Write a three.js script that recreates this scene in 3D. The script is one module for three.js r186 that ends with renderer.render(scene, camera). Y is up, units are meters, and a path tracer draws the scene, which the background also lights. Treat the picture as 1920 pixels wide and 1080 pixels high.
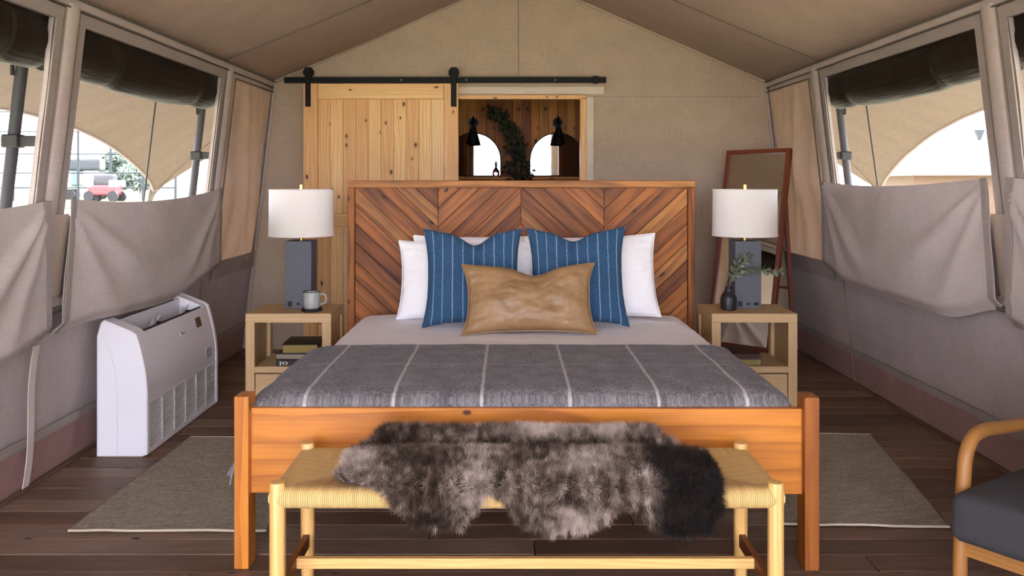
import * as THREE from 'three';
import { RoundedBoxGeometry } from 'three/addons/geometries/RoundedBoxGeometry.js';
import { mergeGeometries, mergeVertices, toCreasedNormals } from 'three/addons/utils/BufferGeometryUtils.js';
import { ImprovedNoise } from 'three/addons/math/ImprovedNoise.js';

// ---------------------------------------------------------------- camera, sky, sun, exposure
const scene = new THREE.Scene();
const camera = new THREE.PerspectiveCamera(48.69, 1936 / 1484, 0.05, 400);
camera.position.set(0, 1.365, 0);
camera.lookAt(0, 1.365, -10);
camera.setViewOffset(1936, 1484, 16, 404, 1920, 1080); // a lens shifted down: verticals stay upright
scene.background = new THREE.Color(0.96, 0.96, 1.1);
const sun = new THREE.DirectionalLight(new THREE.Color(1, 0.94, 0.86), 1.8);
sun.position.set(4, 16, -9); sun.target.position.set(0, 0, -2);
sun.castShadow = true; sun.shadow.radius = 3; sun.shadow.mapSize.set(2048, 2048);
Object.assign(sun.shadow.camera, { left: -14, right: 14, top: 14, bottom: -14, near: 1, far: 60 });
scene.add(sun, sun.target);
const renderer = new THREE.WebGLRenderer({ antialias: true });
renderer.toneMapping = THREE.LinearToneMapping;
renderer.toneMappingExposure = 18;
renderer.shadowMap.enabled = true;

// ---------------------------------------------------------------- helpers
const V3 = THREE.Vector3;
let seed = 7;
const rnd = () => { seed = (seed * 1664525 + 1013904223) >>> 0; return seed / 4294967296; };
const rr = (a, b) => a + (b - a) * rnd();
const noise = new ImprovedNoise();
const nz = (x, y, z = 0) => noise.noise(x + 71.3, y + 13.7, z + 5.1);
const clamp = (x, a = 0, b = 1) => Math.min(b, Math.max(a, x));
const ss = (a, b, x) => { const t = clamp((x - a) / (b - a)); return t * t * (3 - 2 * t); };
const mixn = (a, b, t) => a + (b - a) * t;
const bell = (x, w) => Math.exp(-(x / w) * (x / w));
const taken = {};
function numbered(n) { taken[n] = (taken[n] ?? -1) + 1; return taken[n] ? n + '_' + String(taken[n]).padStart(3, '0') : n; }
function tag(o, label, category, group) { o.userData.label = label; o.userData.category = category; if (group) o.userData.group = group; return o; }
function thing(name, label, category, pos = [0, 0, 0], turn = 0, group) {
  const o = new THREE.Group(); o.name = numbered(name); o.position.set(...pos); o.rotation.y = turn; scene.add(o);
  return tag(o, label, category, group);
}
function setting(name) { const o = new THREE.Group(); o.name = name; o.userData.kind = 'structure'; scene.add(o); return o; }
function part(parent, name, geo, mat, label) {
  const m = new THREE.Mesh(Array.isArray(geo) ? mg(geo) : geo, mat); m.name = name; m.castShadow = m.receiveShadow = true; parent.add(m);
  if (label) m.userData.label = label;
  return m;
}
function mg(list) {
  const l = list.map((g) => { const n = g.index ? g.toNonIndexed() : g.clone(); for (const k of Object.keys(n.attributes)) if (!['position', 'normal', 'uv'].includes(k)) n.deleteAttribute(k); if (!n.attributes.uv) n.setAttribute('uv', new THREE.BufferAttribute(new Float32Array(n.attributes.position.count * 2), 2)); return n; });
  return mergeGeometries(l);
}
// uv in metres by the dominant normal; `along` is the axis of the grain
function puv(g, along = 1, ou = rnd() * 3, ov = rnd() * 3) {
  if (g.index) g = g.toNonIndexed();
  const p = g.attributes.position, n = g.attributes.normal, uv = new Float32Array(p.count * 2);
  for (let i = 0; i < p.count; i++) {
    const a = [p.getX(i), p.getY(i), p.getZ(i)], m = [Math.abs(n.getX(i)), Math.abs(n.getY(i)), Math.abs(n.getZ(i))];
    let k = m.indexOf(Math.max(...m)); if (k === along) k = (along + 1) % 3;
    const ac = 3 - k - along;
    uv[2 * i] = a[ac] + a[k] * 0.6 + ou; uv[2 * i + 1] = a[along] + ov;
  }
  g.setAttribute('uv', new THREE.BufferAttribute(uv, 2));
  return g;
}
function bx(w, h, d, x = 0, y = 0, z = 0, along = -1, r = 0.003) {
  if (along < 0) along = w >= h && w >= d ? 0 : h >= d ? 1 : 2;
  const g = new RoundedBoxGeometry(w, h, d, 1, Math.min(r, w / 2.1, h / 2.1, d / 2.1)); g.translate(x, y, z);
  return puv(g, along);
}
function cyl(rt, rb, h, x = 0, y = 0, z = 0, seg = 24, axis = 'y') {
  const c = Math.min(0.004, h / 3, Math.max(rt, rb) / 3);
  const g = new THREE.LatheGeometry([[0, 0], [Math.max(rb - c, 0), 0], [rb, c], [rt, h - c], [Math.max(rt - c, 0), h], [0, h]].map(([a, b]) => new THREE.Vector2(a, b - h / 2)), seg);
  const t = toCreasedNormals(g, 0.6);
  if (axis === 'x') t.rotateZ(-Math.PI / 2); if (axis === 'z') t.rotateX(Math.PI / 2);
  t.translate(x, y, z);
  return puv(t, axis === 'x' ? 0 : axis === 'z' ? 2 : 1);
}
function lathe(pts, seg = 40) { return toCreasedNormals(new THREE.LatheGeometry(pts.map(([a, b]) => new THREE.Vector2(a, b)), seg), 0.7); }
function tube(pts, r, seg = 24, rad = 8, closed = false) {
  return new THREE.TubeGeometry(new THREE.CatmullRomCurve3(pts.map((p) => new V3(...p)), closed, 'centripetal'), seg, r, rad, closed);
}
function bar(a, b, r, rad = 10) { return new THREE.TubeGeometry(new THREE.LineCurve3(new V3(...a), new V3(...b)), 1, r, rad); }
function range(a, b, n) { return Array.from({ length: n + 1 }, (_, i) => a + (b - a) * i / n); }
function lines(a, b, step, extra = []) {
  const s = new Set(range(a, b, Math.max(1, Math.round((b - a) / step))).map((x) => +x.toFixed(4)));
  let l = [...s].filter((x) => !extra.some((e) => Math.abs(e - x) < step * 0.4 && e !== x));
  return [...new Set([...l, ...extra.filter((e) => e >= a - 1e-6 && e <= b + 1e-6).map((e) => +e.toFixed(4)), +a.toFixed(4), +b.toFixed(4)])].sort((x, y) => x - y);
}
// a cloth or slab given by fn(a, b) -> [x, y, z], with thickness and rims, and cells left out by skip(a, b)
function sheet(as, bs, fn, thick = 0.004, skip = () => false, uvf = (a, b) => [a, b]) {
  const na = as.length, nb = bs.length, P = [], UV = [];
  for (let j = 0; j < nb; j++) for (let i = 0; i < na; i++) { P.push(...fn(as[i], bs[j], i, j)); UV.push(...uvf(as[i], bs[j])); }
  const has = (i, j) => i >= 0 && j >= 0 && i < na - 1 && j < nb - 1 && !skip((as[i] + as[i + 1]) / 2, (bs[j] + bs[j + 1]) / 2);
  const full = new THREE.BufferGeometry(), all = [];
  for (let j = 0; j < nb - 1; j++) for (let i = 0; i < na - 1; i++) { const a = j * na + i; all.push(a, a + 1, a + na + 1, a, a + na + 1, a + na); }
  full.setAttribute('position', new THREE.Float32BufferAttribute(P, 3)); full.setIndex(all); full.computeVertexNormals();
  const N = full.attributes.normal.array, n = na * nb, pos = [...P], nor = [...N], uv = [...UV], idx = [];
  for (let k = 0; k < n; k++) { for (let c = 0; c < 3; c++) { pos.push(P[3 * k + c] - N[3 * k + c] * thick); } }
  for (let k = 0; k < n * 3; k++) nor.push(-N[k]);
  uv.push(...UV);
  const rim = (k1, k2) => {
    const q = [k1, k2, k2 + n, k1 + n], at = pos.length / 3, A = new V3(...q.slice(0, 1).flatMap((k) => pos.slice(3 * k, 3 * k + 3))), B = new V3(...pos.slice(3 * k2, 3 * k2 + 3)), C = new V3(...pos.slice(3 * (k2 + n), 3 * (k2 + n) + 3));
    const m = B.clone().sub(A).cross(C.sub(A)).normalize().multiplyScalar(-1);
    for (const k of q) { pos.push(...pos.slice(3 * k, 3 * k + 3)); nor.push(m.x, m.y, m.z); uv.push(uv[2 * k], uv[2 * k + 1]); }
    idx.push(at, at + 2, at + 1, at, at + 3, at + 2);
  };
  for (let j = 0; j < nb - 1; j++) for (let i = 0; i < na - 1; i++) {
    if (!has(i, j)) continue;
    const a = j * na + i;
    idx.push(a, a + 1, a + na + 1, a, a + na + 1, a + na, a + n, a + na + 1 + n, a + 1 + n, a + n, a + na + n, a + na + 1 + n);
    if (!has(i, j - 1)) rim(a, a + 1);
    if (!has(i, j + 1)) rim(a + na + 1, a + na);
    if (!has(i - 1, j)) rim(a + na, a);
    if (!has(i + 1, j)) rim(a + 1, a + na + 1);
  }
  const g = new THREE.BufferGeometry();
  g.setAttribute('position', new THREE.Float32BufferAttribute(pos, 3)); g.setAttribute('normal', new THREE.Float32BufferAttribute(nor, 3)); g.setAttribute('uv', new THREE.Float32BufferAttribute(uv, 2));
  g.setIndex(idx);
  return g;
}
// a box with soft round edges, dense enough to be dented by warp(v)
function softBox(w, h, d, r, step, warp) {
  let g = new THREE.BoxGeometry(w, h, d, Math.max(2, Math.round(w / step)), Math.max(2, Math.round(h / step)), Math.max(2, Math.round(d / step)));
  g.deleteAttribute('uv'); g.deleteAttribute('normal'); g = mergeVertices(g, 1e-5);
  const p = g.attributes.position, v = new V3(), q = new V3();
  for (let i = 0; i < p.count; i++) {
    v.fromBufferAttribute(p, i);
    q.set(clamp(v.x, -w / 2 + r, w / 2 - r), clamp(v.y, -h / 2 + r, h / 2 - r), clamp(v.z, -d / 2 + r, d / 2 - r));
    const o = v.clone().sub(q); if (o.length() > 1e-6) v.copy(q).addScaledVector(o.normalize(), r);
    if (warp) warp(v);
    p.setXYZ(i, v.x, v.y, v.z);
  }
  g.computeVertexNormals();
  const keep = g.attributes.normal, uv = new Float32Array(p.count * 2);
  for (let i = 0; i < p.count; i++) { uv[2 * i] = p.getX(i) + (Math.abs(keep.getX(i)) > 0.7 ? p.getY(i) : 0); uv[2 * i + 1] = p.getZ(i) + (Math.abs(keep.getY(i)) > 0.7 ? 0 : p.getY(i)); }
  g.setAttribute('uv', new THREE.BufferAttribute(uv, 2));
  return g;
}
function extrude(pts, depth, bevel = 0.002, holes = []) {
  const s = new THREE.Shape(pts.map(([x, y]) => new THREE.Vector2(x, y)));
  for (const h of holes) s.holes.push(new THREE.Path(h.map(([x, y]) => new THREE.Vector2(x, y))));
  return new THREE.ExtrudeGeometry(s, { depth, bevelEnabled: bevel > 0, bevelThickness: bevel, bevelSize: bevel, bevelOffset: -bevel, bevelSegments: 1, steps: 1, curveSegments: 16 });
}

// ---------------------------------------------------------------- computed textures
const hex = (c) => { const n = new THREE.Color(c); return n.getRGB({}, THREE.SRGBColorSpace) && (() => { const o = {}; n.getRGB(o, THREE.SRGBColorSpace); return [o.r * 255, o.g * 255, o.b * 255]; })(); };
function tex(w, h, fn, size, srgb = true, wrap = THREE.RepeatWrapping) {
  const d = new Uint8Array(w * h * 4);
  for (let y = 0; y < h; y++) for (let x = 0; x < w; x++) { const c = fn(x / w, y / h, x, y), i = (y * w + x) * 4; if (c.length) { d[i] = clamp(c[0], 0, 255); d[i + 1] = clamp(c[1], 0, 255); d[i + 2] = clamp(c[2], 0, 255); d[i + 3] = 255; } }
  const t = new THREE.DataTexture(d, w, h); t.magFilter = THREE.LinearFilter; t.minFilter = THREE.LinearMipmapLinearFilter; t.generateMipmaps = true;
  t.wrapS = wrap[0] ?? wrap; t.wrapT = wrap[1] ?? wrap; if (srgb) t.colorSpace = THREE.SRGBColorSpace; t.repeat.set(1 / size[0], 1 / size[1]); t.needsUpdate = true;
  return t;
}
const hash = (x, y) => { let n = (x * 374761393 + y * 668265263) | 0; n = Math.imul(n ^ (n >>> 13), 1274126177); return ((n ^ (n >>> 16)) >>> 0) / 4294967296; };
const mix3 = (a, b, t) => [mixn(a[0], b[0], t), mixn(a[1], b[1], t), mixn(a[2], b[2], t)];
// boards cut from one log picture, 0.5 m across and 2 m along
function woodTex(s, light, dark, knot, { rings = 16, wild = 1, knots = 8, fine = 0.35, blotch = 0, knotSize = 1 } = {}) {
  const L = hex(light), D = hex(dark), K = hex(knot), ks = [];
  let q = s * 7919 + 11; const r = () => { q = (q * 1664525 + 1013904223) >>> 0; return q / 4294967296; };
  for (let i = 0; i < knots; i++) ks.push([r() * 0.5, r() * 2, (0.004 + 0.009 * r() * r()) * knotSize]);
  return tex(384, 1024, (a, b) => {
    let x = a * 0.5; const y = b * 2; let k = 0, bend = 0;
    for (const [kx, ky, kr] of ks) {
      const dx = x - kx, dy = (y - ky) * 0.55, rad = Math.hypot(dx, dy);
      if (rad > kr * 7) continue;
      bend += Math.sign(dx || 1) * kr * 1.3 * Math.exp(-rad / (kr * 1.6)) * (1 - Math.exp(-Math.abs(dx) / kr));
      k = Math.max(k, 1 - ss(kr * 0.55, kr * 1.25, rad), 0.35 * Math.exp(-rad / kr));
    }
    x -= bend;
    const w = nz(x * 5, y * 0.7, s) * 0.05 * wild + nz(x * 16, y * 1.6, s + 9) * 0.012 * wild;
    const ph = (x + w) * rings * 4, f = ph - Math.floor(ph), ring = Math.pow(f, 2.2) * (1 - ss(0.9, 1, f));
    const st = nz(x * 420, y * 5, s + 3) * 0.5 + nz(x * 160, y * 2.2, s + 4) * 0.5, bl = nz(x * 9, y * 2.3, s + 20) * 0.6 + nz(x * 30, y * 6, s + 21) * 0.4;
    let c = mix3(L, D, clamp(0.12 + ring * 0.55 + st * fine + bl * blotch + Math.max(0, nz(x * 4, y * 1.1, s + 40)) * blotch * 0.8));
    return mix3(c, K, clamp(k));
  }, [0.5, 2], true, [THREE.RepeatWrapping, THREE.MirroredRepeatWrapping]);
}
const weaveBump = tex(128, 128, (a, b, x, y) => { const v = 128 + 60 * Math.sin(a * Math.PI * 32) * Math.sin(b * Math.PI * 32) + 30 * nz(x * 0.3, y * 0.3); return [v, v, v]; }, [0.03, 0.03], false);
const clothBump = tex(512, 512, (a, b) => { const v = 128 + 70 * nz(a * 6, b * 6) + 40 * nz(a * 14, b * 11, 3) + 18 * nz(a * 60, b * 60, 8); return [v, v, v]; }, [0.9, 0.9], false, THREE.MirroredRepeatWrapping);
const canvasMap = (c, s) => { const C = hex(c); return tex(512, 512, (a, b) => { const v = 1 + 0.035 * nz(a * 5, b * 5, s) + 0.03 * nz(a * 90, b * 12, s + 2) + 0.03 * nz(a * 12, b * 90, s + 4) + 0.02 * nz(a * 250, b * 250, s); return [C[0] * v, C[1] * v, C[2] * v]; }, [1.1, 1.1], true, THREE.MirroredRepeatWrapping); };
const heather = (cs, s, tile = 0.25, amp = 0.5) => { const A = hex(cs[0]), B = hex(cs[1]); return tex(512, 512, (a, b, x, y) => { const v = 0.5 + amp * (nz(a * 110, b * 60, s) * 0.9 + nz(a * 60, b * 120, s + 7) * 0.7 + nz(a * 230, b * 230, s + 3) * 0.5); return mix3(A, B, clamp(v)); }, [tile, tile], true, THREE.MirroredRepeatWrapping); };

const std = (o) => new THREE.MeshStandardMaterial({ roughness: 0.8, ...o });
const phy = (o) => new THREE.MeshPhysicalMaterial({ roughness: 0.8, ...o });
const col = (c) => new THREE.Color(c);
const canvasM = (c, s, through = 0, extra = {}) => phy({ map: canvasMap(c, s), bumpMap: clothBump, bumpScale: 0.006, roughness: 0.95, specularIntensity: 0.3, transmission: through, thickness: 0, ...extra });
const M = {
  canvas: canvasM('#aba09d', 1, 0.05), canvasBack: canvasM('#ae9b88', 2, 0.04), trimCanvas: canvasM('#cbbdab', 12), canvasRoof: canvasM('#a48e80', 3, 0.03),
  flap: canvasM('#c0b4ae', 4, 0.08), binding: canvasM('#978c86', 5), pillar: canvasM('#b0a299', 6, 0.05), skirt: canvasM('#9c7b76', 7, 0.1),
  curtain: canvasM('#c1ae9c', 8, 0.3), fly: canvasM('#73675f', 9, 0.07), web: std({ color: col('#c9bdb4'), roughness: 0.9, bumpMap: weaveBump, bumpScale: 0.001 }),
  dark: canvasM('#160d07', 10, 0, { roughness: 0.6 }), strap: std({ color: col('#0f0d0c') }), piping: std({ color: col('#5e564d'), roughness: 0.9 }), seam: std({ color: col('#7d7164'), roughness: 0.95 }),
  pole: std({ color: col('#33353b'), roughness: 0.55, metalness: 0.2 }),
  fence: std({ color: col('#232a2c'), roughness: 0.8 }),
  black: phy({ color: col('#060606'), roughness: 0.55, specularIntensity: 0.4 }), blackMatte: std({ color: col('#121212'), roughness: 0.7 }),
  steel: std({ color: col('#6d7178'), roughness: 0.5, metalness: 0.5 }), clampM: std({ color: col('#222327'), roughness: 0.6 }), brass: std({ color: col('#c9a45a'), roughness: 0.28, metalness: 1 }),
  mirror: std({ color: col('#f2f4f4'), roughness: 0.02, metalness: 1 }), white: phy({ color: col('#dedde3'), roughness: 0.32, clearcoat: 0.3, clearcoatRoughness: 0.2 }), whiteDull: std({ color: col('#d3d2d6'), roughness: 0.5 }),
};
const wood = (map, o = {}) => phy({ map, bumpMap: map, bumpScale: 0.0006, roughness: 0.5, ...o });
const pineT = woodTex(3, '#ecca98', '#c79458', '#573013', { rings: 9, wild: 1.5, knots: 20, fine: 0.4, blotch: 0.2, knotSize: 1.35 });
M.pine = [wood(pineT), wood(pineT, { color: col('#f3dfc6') }), wood(pineT, { color: col('#fff6e2') }), wood(pineT, { color: col('#e4ceb0') })];
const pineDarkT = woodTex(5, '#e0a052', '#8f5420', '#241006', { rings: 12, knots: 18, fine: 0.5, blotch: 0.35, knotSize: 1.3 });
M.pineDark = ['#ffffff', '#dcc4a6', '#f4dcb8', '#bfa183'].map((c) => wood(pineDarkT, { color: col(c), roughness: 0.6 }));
const honeyT = woodTex(8, '#cc8128', '#8f4c10', '#4a2006', { rings: 2.6, wild: 2.6, knots: 3, fine: 0.3, blotch: 0.55, knotSize: 1.8 });
M.honey = wood(honeyT, { roughness: 0.36, clearcoat: 0.25, clearcoatRoughness: 0.35 });
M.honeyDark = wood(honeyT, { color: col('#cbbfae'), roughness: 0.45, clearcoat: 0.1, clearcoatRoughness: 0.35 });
const boardT = [woodTex(11, '#b5793b', '#5f371b', '#2b1309', { rings: 4, wild: 1.6, knots: 7, fine: 0.26, blotch: 0.85, knotSize: 2.0 }), woodTex(14, '#a96a34', '#573220', '#2a140b', { rings: 5, wild: 1.4, knots: 6, fine: 0.3, blotch: 0.9, knotSize: 1.7 })];
M.boards = ['#ffffff', '#efe0c8', '#d8c2a4', '#fff4dc', '#c2a382'].map((c, i) => wood(boardT[i % 2], { color: col(c), roughness: 0.5, specularIntensity: 0.6 }));
const deckT = woodTex(17, '#8d7361', '#523e30', '#1c110c', { rings: 20, knots: 3, fine: 0.7, blotch: 0.4 });
M.deck = ['#ffffff', '#e0d6ce', '#c9bdb4', '#f2e4d8', '#d6c4b6'].map((c) => wood(deckT, { color: col(c), roughness: 0.55, bumpScale: 0.0012 }));
const oakT = woodTex(21, '#e2b873', '#bd8c48', '#8a5c28', { rings: 20, knots: 0, fine: 0.4 });
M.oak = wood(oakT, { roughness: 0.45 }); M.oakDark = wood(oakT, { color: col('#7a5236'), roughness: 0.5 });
const greyOakT = woodTex(24, '#c3ab87', '#a58c68', '#7d6748', { rings: 26, knots: 0, fine: 0.6 });
M.greyOak = wood(greyOakT, { color: col('#fff6e6'),  roughness: 0.6 });
const mahT = woodTex(26, '#7d3a1f', '#4c1f10', '#30120a', { rings: 16, knots: 0, fine: 0.5 });
M.mahogany = wood(mahT, { roughness: 0.4 });

// ---------------------------------------------------------------- the tent
const XC = 0.10, FW = 2.247, EW = 1.995, EH = 2.16, RH = 3.03, ZB = -7.06, ZF = 1.35, SL = (FW - EW) / EH;
const NX = 1 / Math.hypot(1, SL);                                      // the walls lean in
const wallX = (side, h, off = 0) => XC + side * (FW - SL * h) - side * off;
const wp = (side, d, h, off = 0) => [wallX(side, h) - side * off * NX, h - off * SL * NX * 1, -d]; // off: into the room
const dir = (side, a) => (side < 0 ? a : [...a].reverse());            // keeps the outside faces outside
const WIN = [[-0.75, 1.45], [1.7, 3.68], [3.93, 5.82]], WH = [1.2, 2.05], CUR = [6.06, 7.0, 0.78, 2.06];
const inOpening = (d, h) => WIN.some(([a, b]) => d > a && d < b && h > WH[0] && h < WH[1]) || (d > CUR[0] && d < CUR[1] && h > CUR[2] && h < CUR[3]);
function wallSheet(side, d0, d1, h0, h1, off, thick, { step = 0.09, ripple = 0.003, skip, extraD = [], extraH = [] } = {}) {
  return sheet(dir(side, lines(d0, d1, step, extraD)), lines(h0, h1, step, extraH), (d, h) => wp(side, d, h, off + ripple * (nz(d * 1.7, h * 2.1, side * 3) + 0.5 * nz(d * 5, h * 4, side * 7))), thick, skip);
}
for (const side of [-1, 1]) {
  const nm = side < 0 ? 'left' : 'right', w = setting('wall_' + nm);
  part(w, 'canvas', wallSheet(side, -1.35, 7.1, 0, 2.16, 0, 0.02, { skip: inOpening, extraD: [...WIN.flat(), CUR[0], CUR[1]], extraH: [...WH, CUR[2], CUR[3]], ripple: 0.007 }), M.canvas);
  // the pink ground flap along the bottom, gathered
  const sk = sheet(dir(side, lines(-1.35, 7.05, 0.03)), lines(0.0, 0.235, 0.06), (d, h) => wp(side, d, h, 0.012 + 0.007 * nz(d * 9, h * 2, 4) * (0.25 + h * 3)), 0.003);
  part(w, 'ground_flap', sk, M.skirt);
  part(w, 'hem', wallSheet(side, -1.35, 7.05, 0.2, 0.245, 0.02, 0.004, { ripple: 0.002 }), M.binding);
  part(w, 'floor_batten', bx(0.02, 0.018, 8.35, wallX(side, 0) - side * 0.028, 0.009, -2.85, 2), M.deck[2]);
  for (const [d0, d1] of WIN) {                                          // webbing round each window
    const b = 0.055, rim = (a0, a1, c0, c1) => wallSheet(side, a0, a1, c0, c1, 0.012, 0.006, { ripple: 0.0015 });
    part(w, 'window_binding', mg([rim(d0 - b, d1 + b, WH[1], WH[1] + b), rim(d0 - b, d0, WH[0], WH[1]), rim(d1, d1 + b, WH[0], WH[1])]), M.binding);
  }
  for (const d of [1.57, 3.80, 5.95]) {                                  // padded pole sleeves between the windows
    part(w, 'pole_sleeve', sheet(dir(side, range(d - 0.055, d + 0.055, 10)), lines(0.95, 2.13, 0.1), (x, h) => wp(side, x, h, 0.006 + 0.028 * Math.sqrt(Math.max(0, 1 - ((x - d) / 0.056) ** 2)) + 0.003 * nz(x * 20, h * 3)), 0.004), M.pillar);
    for (const o of [-0.06, 0.06]) part(w, 'piping', tube(range(0.95, 2.13, 8).map((h) => wp(side, d + o, h, 0.014)), 0.004, 20, 6), M.seam);
  }
  part(w, 'seam', tube(range(0.0, 0.7, 6).map((h) => wp(side, 5.87, h, 0.014)), 0.0035, 14, 6), M.seam);
  part(w, 'valance', wallSheet(side, -1.35, 7.05, 2.115, 2.165, 0.018, 0.008, { ripple: 0.004 }), M.pillar);
  part(w, 'eave_piping', tube(range(-1.35, 7.05, 40).map((d) => wp(side, d, 2.112 + 0.003 * nz(d * 3, 1), 0.022)), 0.0045, 120, 6), M.piping);
  part(w, 'eave_piping', tube(range(-1.35, 7.05, 40).map((d) => wp(side, d, 2.158, 0.03)), 0.006, 120, 6), M.piping);
  // the closed canvas curtain over the last opening
  const c = sheet(dir(side, lines(CUR[0] - 0.02, CUR[1] + 0.02, 0.025)), lines(CUR[2] - 0.03, CUR[3] + 0.02, 0.05), (d, h) => {
    const u = (d - CUR[0]) / (CUR[1] - CUR[0]), fold = 0.012 * Math.sin(u * 17 + nz(h * 2, 1, side) * 3) * ss(2.1, 1.5, h) + 0.02 * bell(u - 0.35 - (2 - h) * 0.33, 0.06) + 0.014 * bell(u - 0.75 - (1.5 - h) * 0.3, 0.05);
    return wp(side, d, h, 0.008 + fold);
  }, 0.002);
  part(w, 'curtain', c, M.curtain, 'tan canvas curtain glowing with daylight');
  part(w, 'curtain_hem', wallSheet(side, CUR[0] - 0.05, CUR[1] + 0.02, CUR[2] - 0.1, CUR[2] + 0.02, 0.03, 0.004, { ripple: 0.006 }), M.binding);
  part(w, 'curtain_zip', [bar(wp(side, CUR[0] - 0.02, 0.8, 0.03), wp(side, CUR[0] - 0.02, 2.07, 0.03), 0.005, 6), bar(wp(side, CUR[0] - 0.02, 2.07, 0.03), wp(side, CUR[1], 2.075, 0.03), 0.005, 6)], M.piping);
  part(w, 'window_edge', wallSheet(side, 3.70, 3.92, 0.84, 1.22, 0.04, 0.003, { ripple: 0.003 }), M.curtain);
  part(w, 'rolled_hem', tube([wp(side, 3.7, 0.825, 0.022), wp(side, 3.96, 0.82, 0.022)], 0.034, 4, 20), M.binding);
  part(w, 'rolled_hem', tube([wp(side, 3.72, 0.8, 0.045), wp(side, 3.93, 0.8, 0.045)], 0.018, 4, 16), M.piping);
  if (side < 0) part(w, 'tie_strap', sheet(range(3.735, 3.785, 2), lines(0.04, 0.66, 0.06), (d, h) => wp(side, d + (0.66 - h) * 0.05, h, 0.05 + 0.01 * Math.sin(h * 9)), 0.003), M.web);
}
// windows: insect screen panes
const screenA = tex(256, 256, (a, b) => { const g = Math.max(Math.pow(0.5 + 0.5 * Math.sin(a * Math.PI * 2 * 16), 3), Math.pow(0.5 + 0.5 * Math.sin(b * Math.PI * 2 * 16), 3)); const v = 12 + 62 * g; return [v, v, v]; }, [0.16, 0.16], false);
M.screen = std({ color: col('#463b30'), roughness: 1, alphaMap: screenA, transparent: true, side: THREE.DoubleSide });
let wn = 0;
for (const side of [-1, 1]) for (const [d0, d1] of WIN) {
  const w = setting('window_' + ++wn);
  const g = new THREE.BufferGeometry(), q = dir(side, [d0 - 0.01, d1 + 0.01]), c = [[q[0], WH[0]], [q[1], WH[0]], [q[1], WH[1]], [q[0], WH[1]]];
  g.setAttribute('position', new THREE.Float32BufferAttribute(c.flatMap(([d, h]) => wp(side, d, h, -0.012)), 3));
  g.setAttribute('uv', new THREE.Float32BufferAttribute(c.flat(), 2)); g.setIndex([0, 1, 2, 0, 2, 3]); g.computeVertexNormals();
  part(w, 'insect_screen', g, M.screen);
}
// roof
const ceiling = setting('ceiling');
for (const side of [-1, 1]) {
  const rp = (d, t, off = 0) => { const x = mixn(EW + 0.01, 0, t), h = mixn(EH, RH, t); return [XC + side * x - side * off * 0.4, h - off * 0.917, -d]; };
  part(ceiling, 'roof_canvas', sheet(dir(side, lines(-1.36, 7.1, 0.15)), range(0, 1, 14), (d, t) => rp(d, t, 0.012 * nz(d * 0.9, t * 2, side) + 0.02 * Math.sin(Math.PI * t) * 0.5), 0.03, undefined, (d, t) => [d, t * 2.17]), M.canvasRoof);
  for (const d of [1.45, 3.65, 5.86]) part(ceiling, 'roof_seam', tube(range(0, 1, 12).map((t) => rp(d, t, 0.012 * nz(d * 0.9, t * 2, side) + 0.01 * Math.sin(Math.PI * t) + 0.003)), 0.004, 30, 6), M.piping);
}
part(ceiling, 'ridge_cap', sheet([-7.12, 1.38], [-1, -0.5, 0, 0.5, 1], (z, t) => [XC + t * 0.12, RH + 0.045 - Math.abs(t) * 0.045, z], 0.02), M.canvasRoof);
// gable walls
const gable = () => [[XC - FW - 0.02, 0], [XC + FW + 0.02, 0], [XC + EW + 0.02, EH], [XC, RH + 0.01], [XC - EW - 0.02, EH]];
const DO = [-0.48, 0.607, 2.03];
{
  const w = setting('wall_back');
  const g = extrude(gable(), 0.03, 0, [[[DO[0], 0.001], [DO[0], DO[2]], [DO[1], DO[2]], [DO[1], 0.001]]]); g.translate(0, 0, ZB - 0.03);
  part(w, 'canvas', g, M.canvasBack);
  part(w, 'seam', bx(0.006, 2.95 - 2.2, 0.004, 0.086, 2.58, ZB + 0.002, 1, 0.001), M.seam);
  part(w, 'seam', bx(1.35, 0.005, 0.003, 1.36, 2.04, ZB + 0.002, 0, 0.001), M.binding);
  for (const s of [-1, 1]) part(w, 'gable_hem', tube([[XC + s * EW, EH - 0.01, ZB + 0.012], [XC + s * 1, (EH + RH) / 2 - 0.01, ZB + 0.012], [XC, RH - 0.01, ZB + 0.012]], 0.014, 10, 8), M.canvasBack);
  for (const s of [-1, 1]) part(w, 'corner_piping', tube(range(0, EH, 8).map((h) => [wallX(s, h) - s * 0.02, h, ZB + 0.015]), 0.012, 16, 8), M.pillar);
  part(w, 'door_valance', softBox(1.2, 0.066, 0.026, 0.009, 0.02).translate(0.18, 2.09, ZB + 0.014), M.trimCanvas);
  part(w, 'door_border', softBox(0.065, 2.03, 0.014, 0.006, 0.03).translate(0.662, 1.02, ZB + 0.01), M.trimCanvas);
  const t = setting('trim_1');
  part(t, 'door_jamb', bx(0.045, 2.03, 0.09, DO[1] - 0.0, 1.015, ZB - 0.02, 1), M.pine[1]);
  part(t, 'door_jamb', bx(0.045, 2.03, 0.09, DO[0], 1.015, ZB - 0.02, 1), M.pine[1]);
  part(t, 'door_head', bx(1.13, 0.035, 0.09, (DO[0] + DO[1]) / 2, 2.035, ZB - 0.02, 0), M.pine[1]);
}
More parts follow.
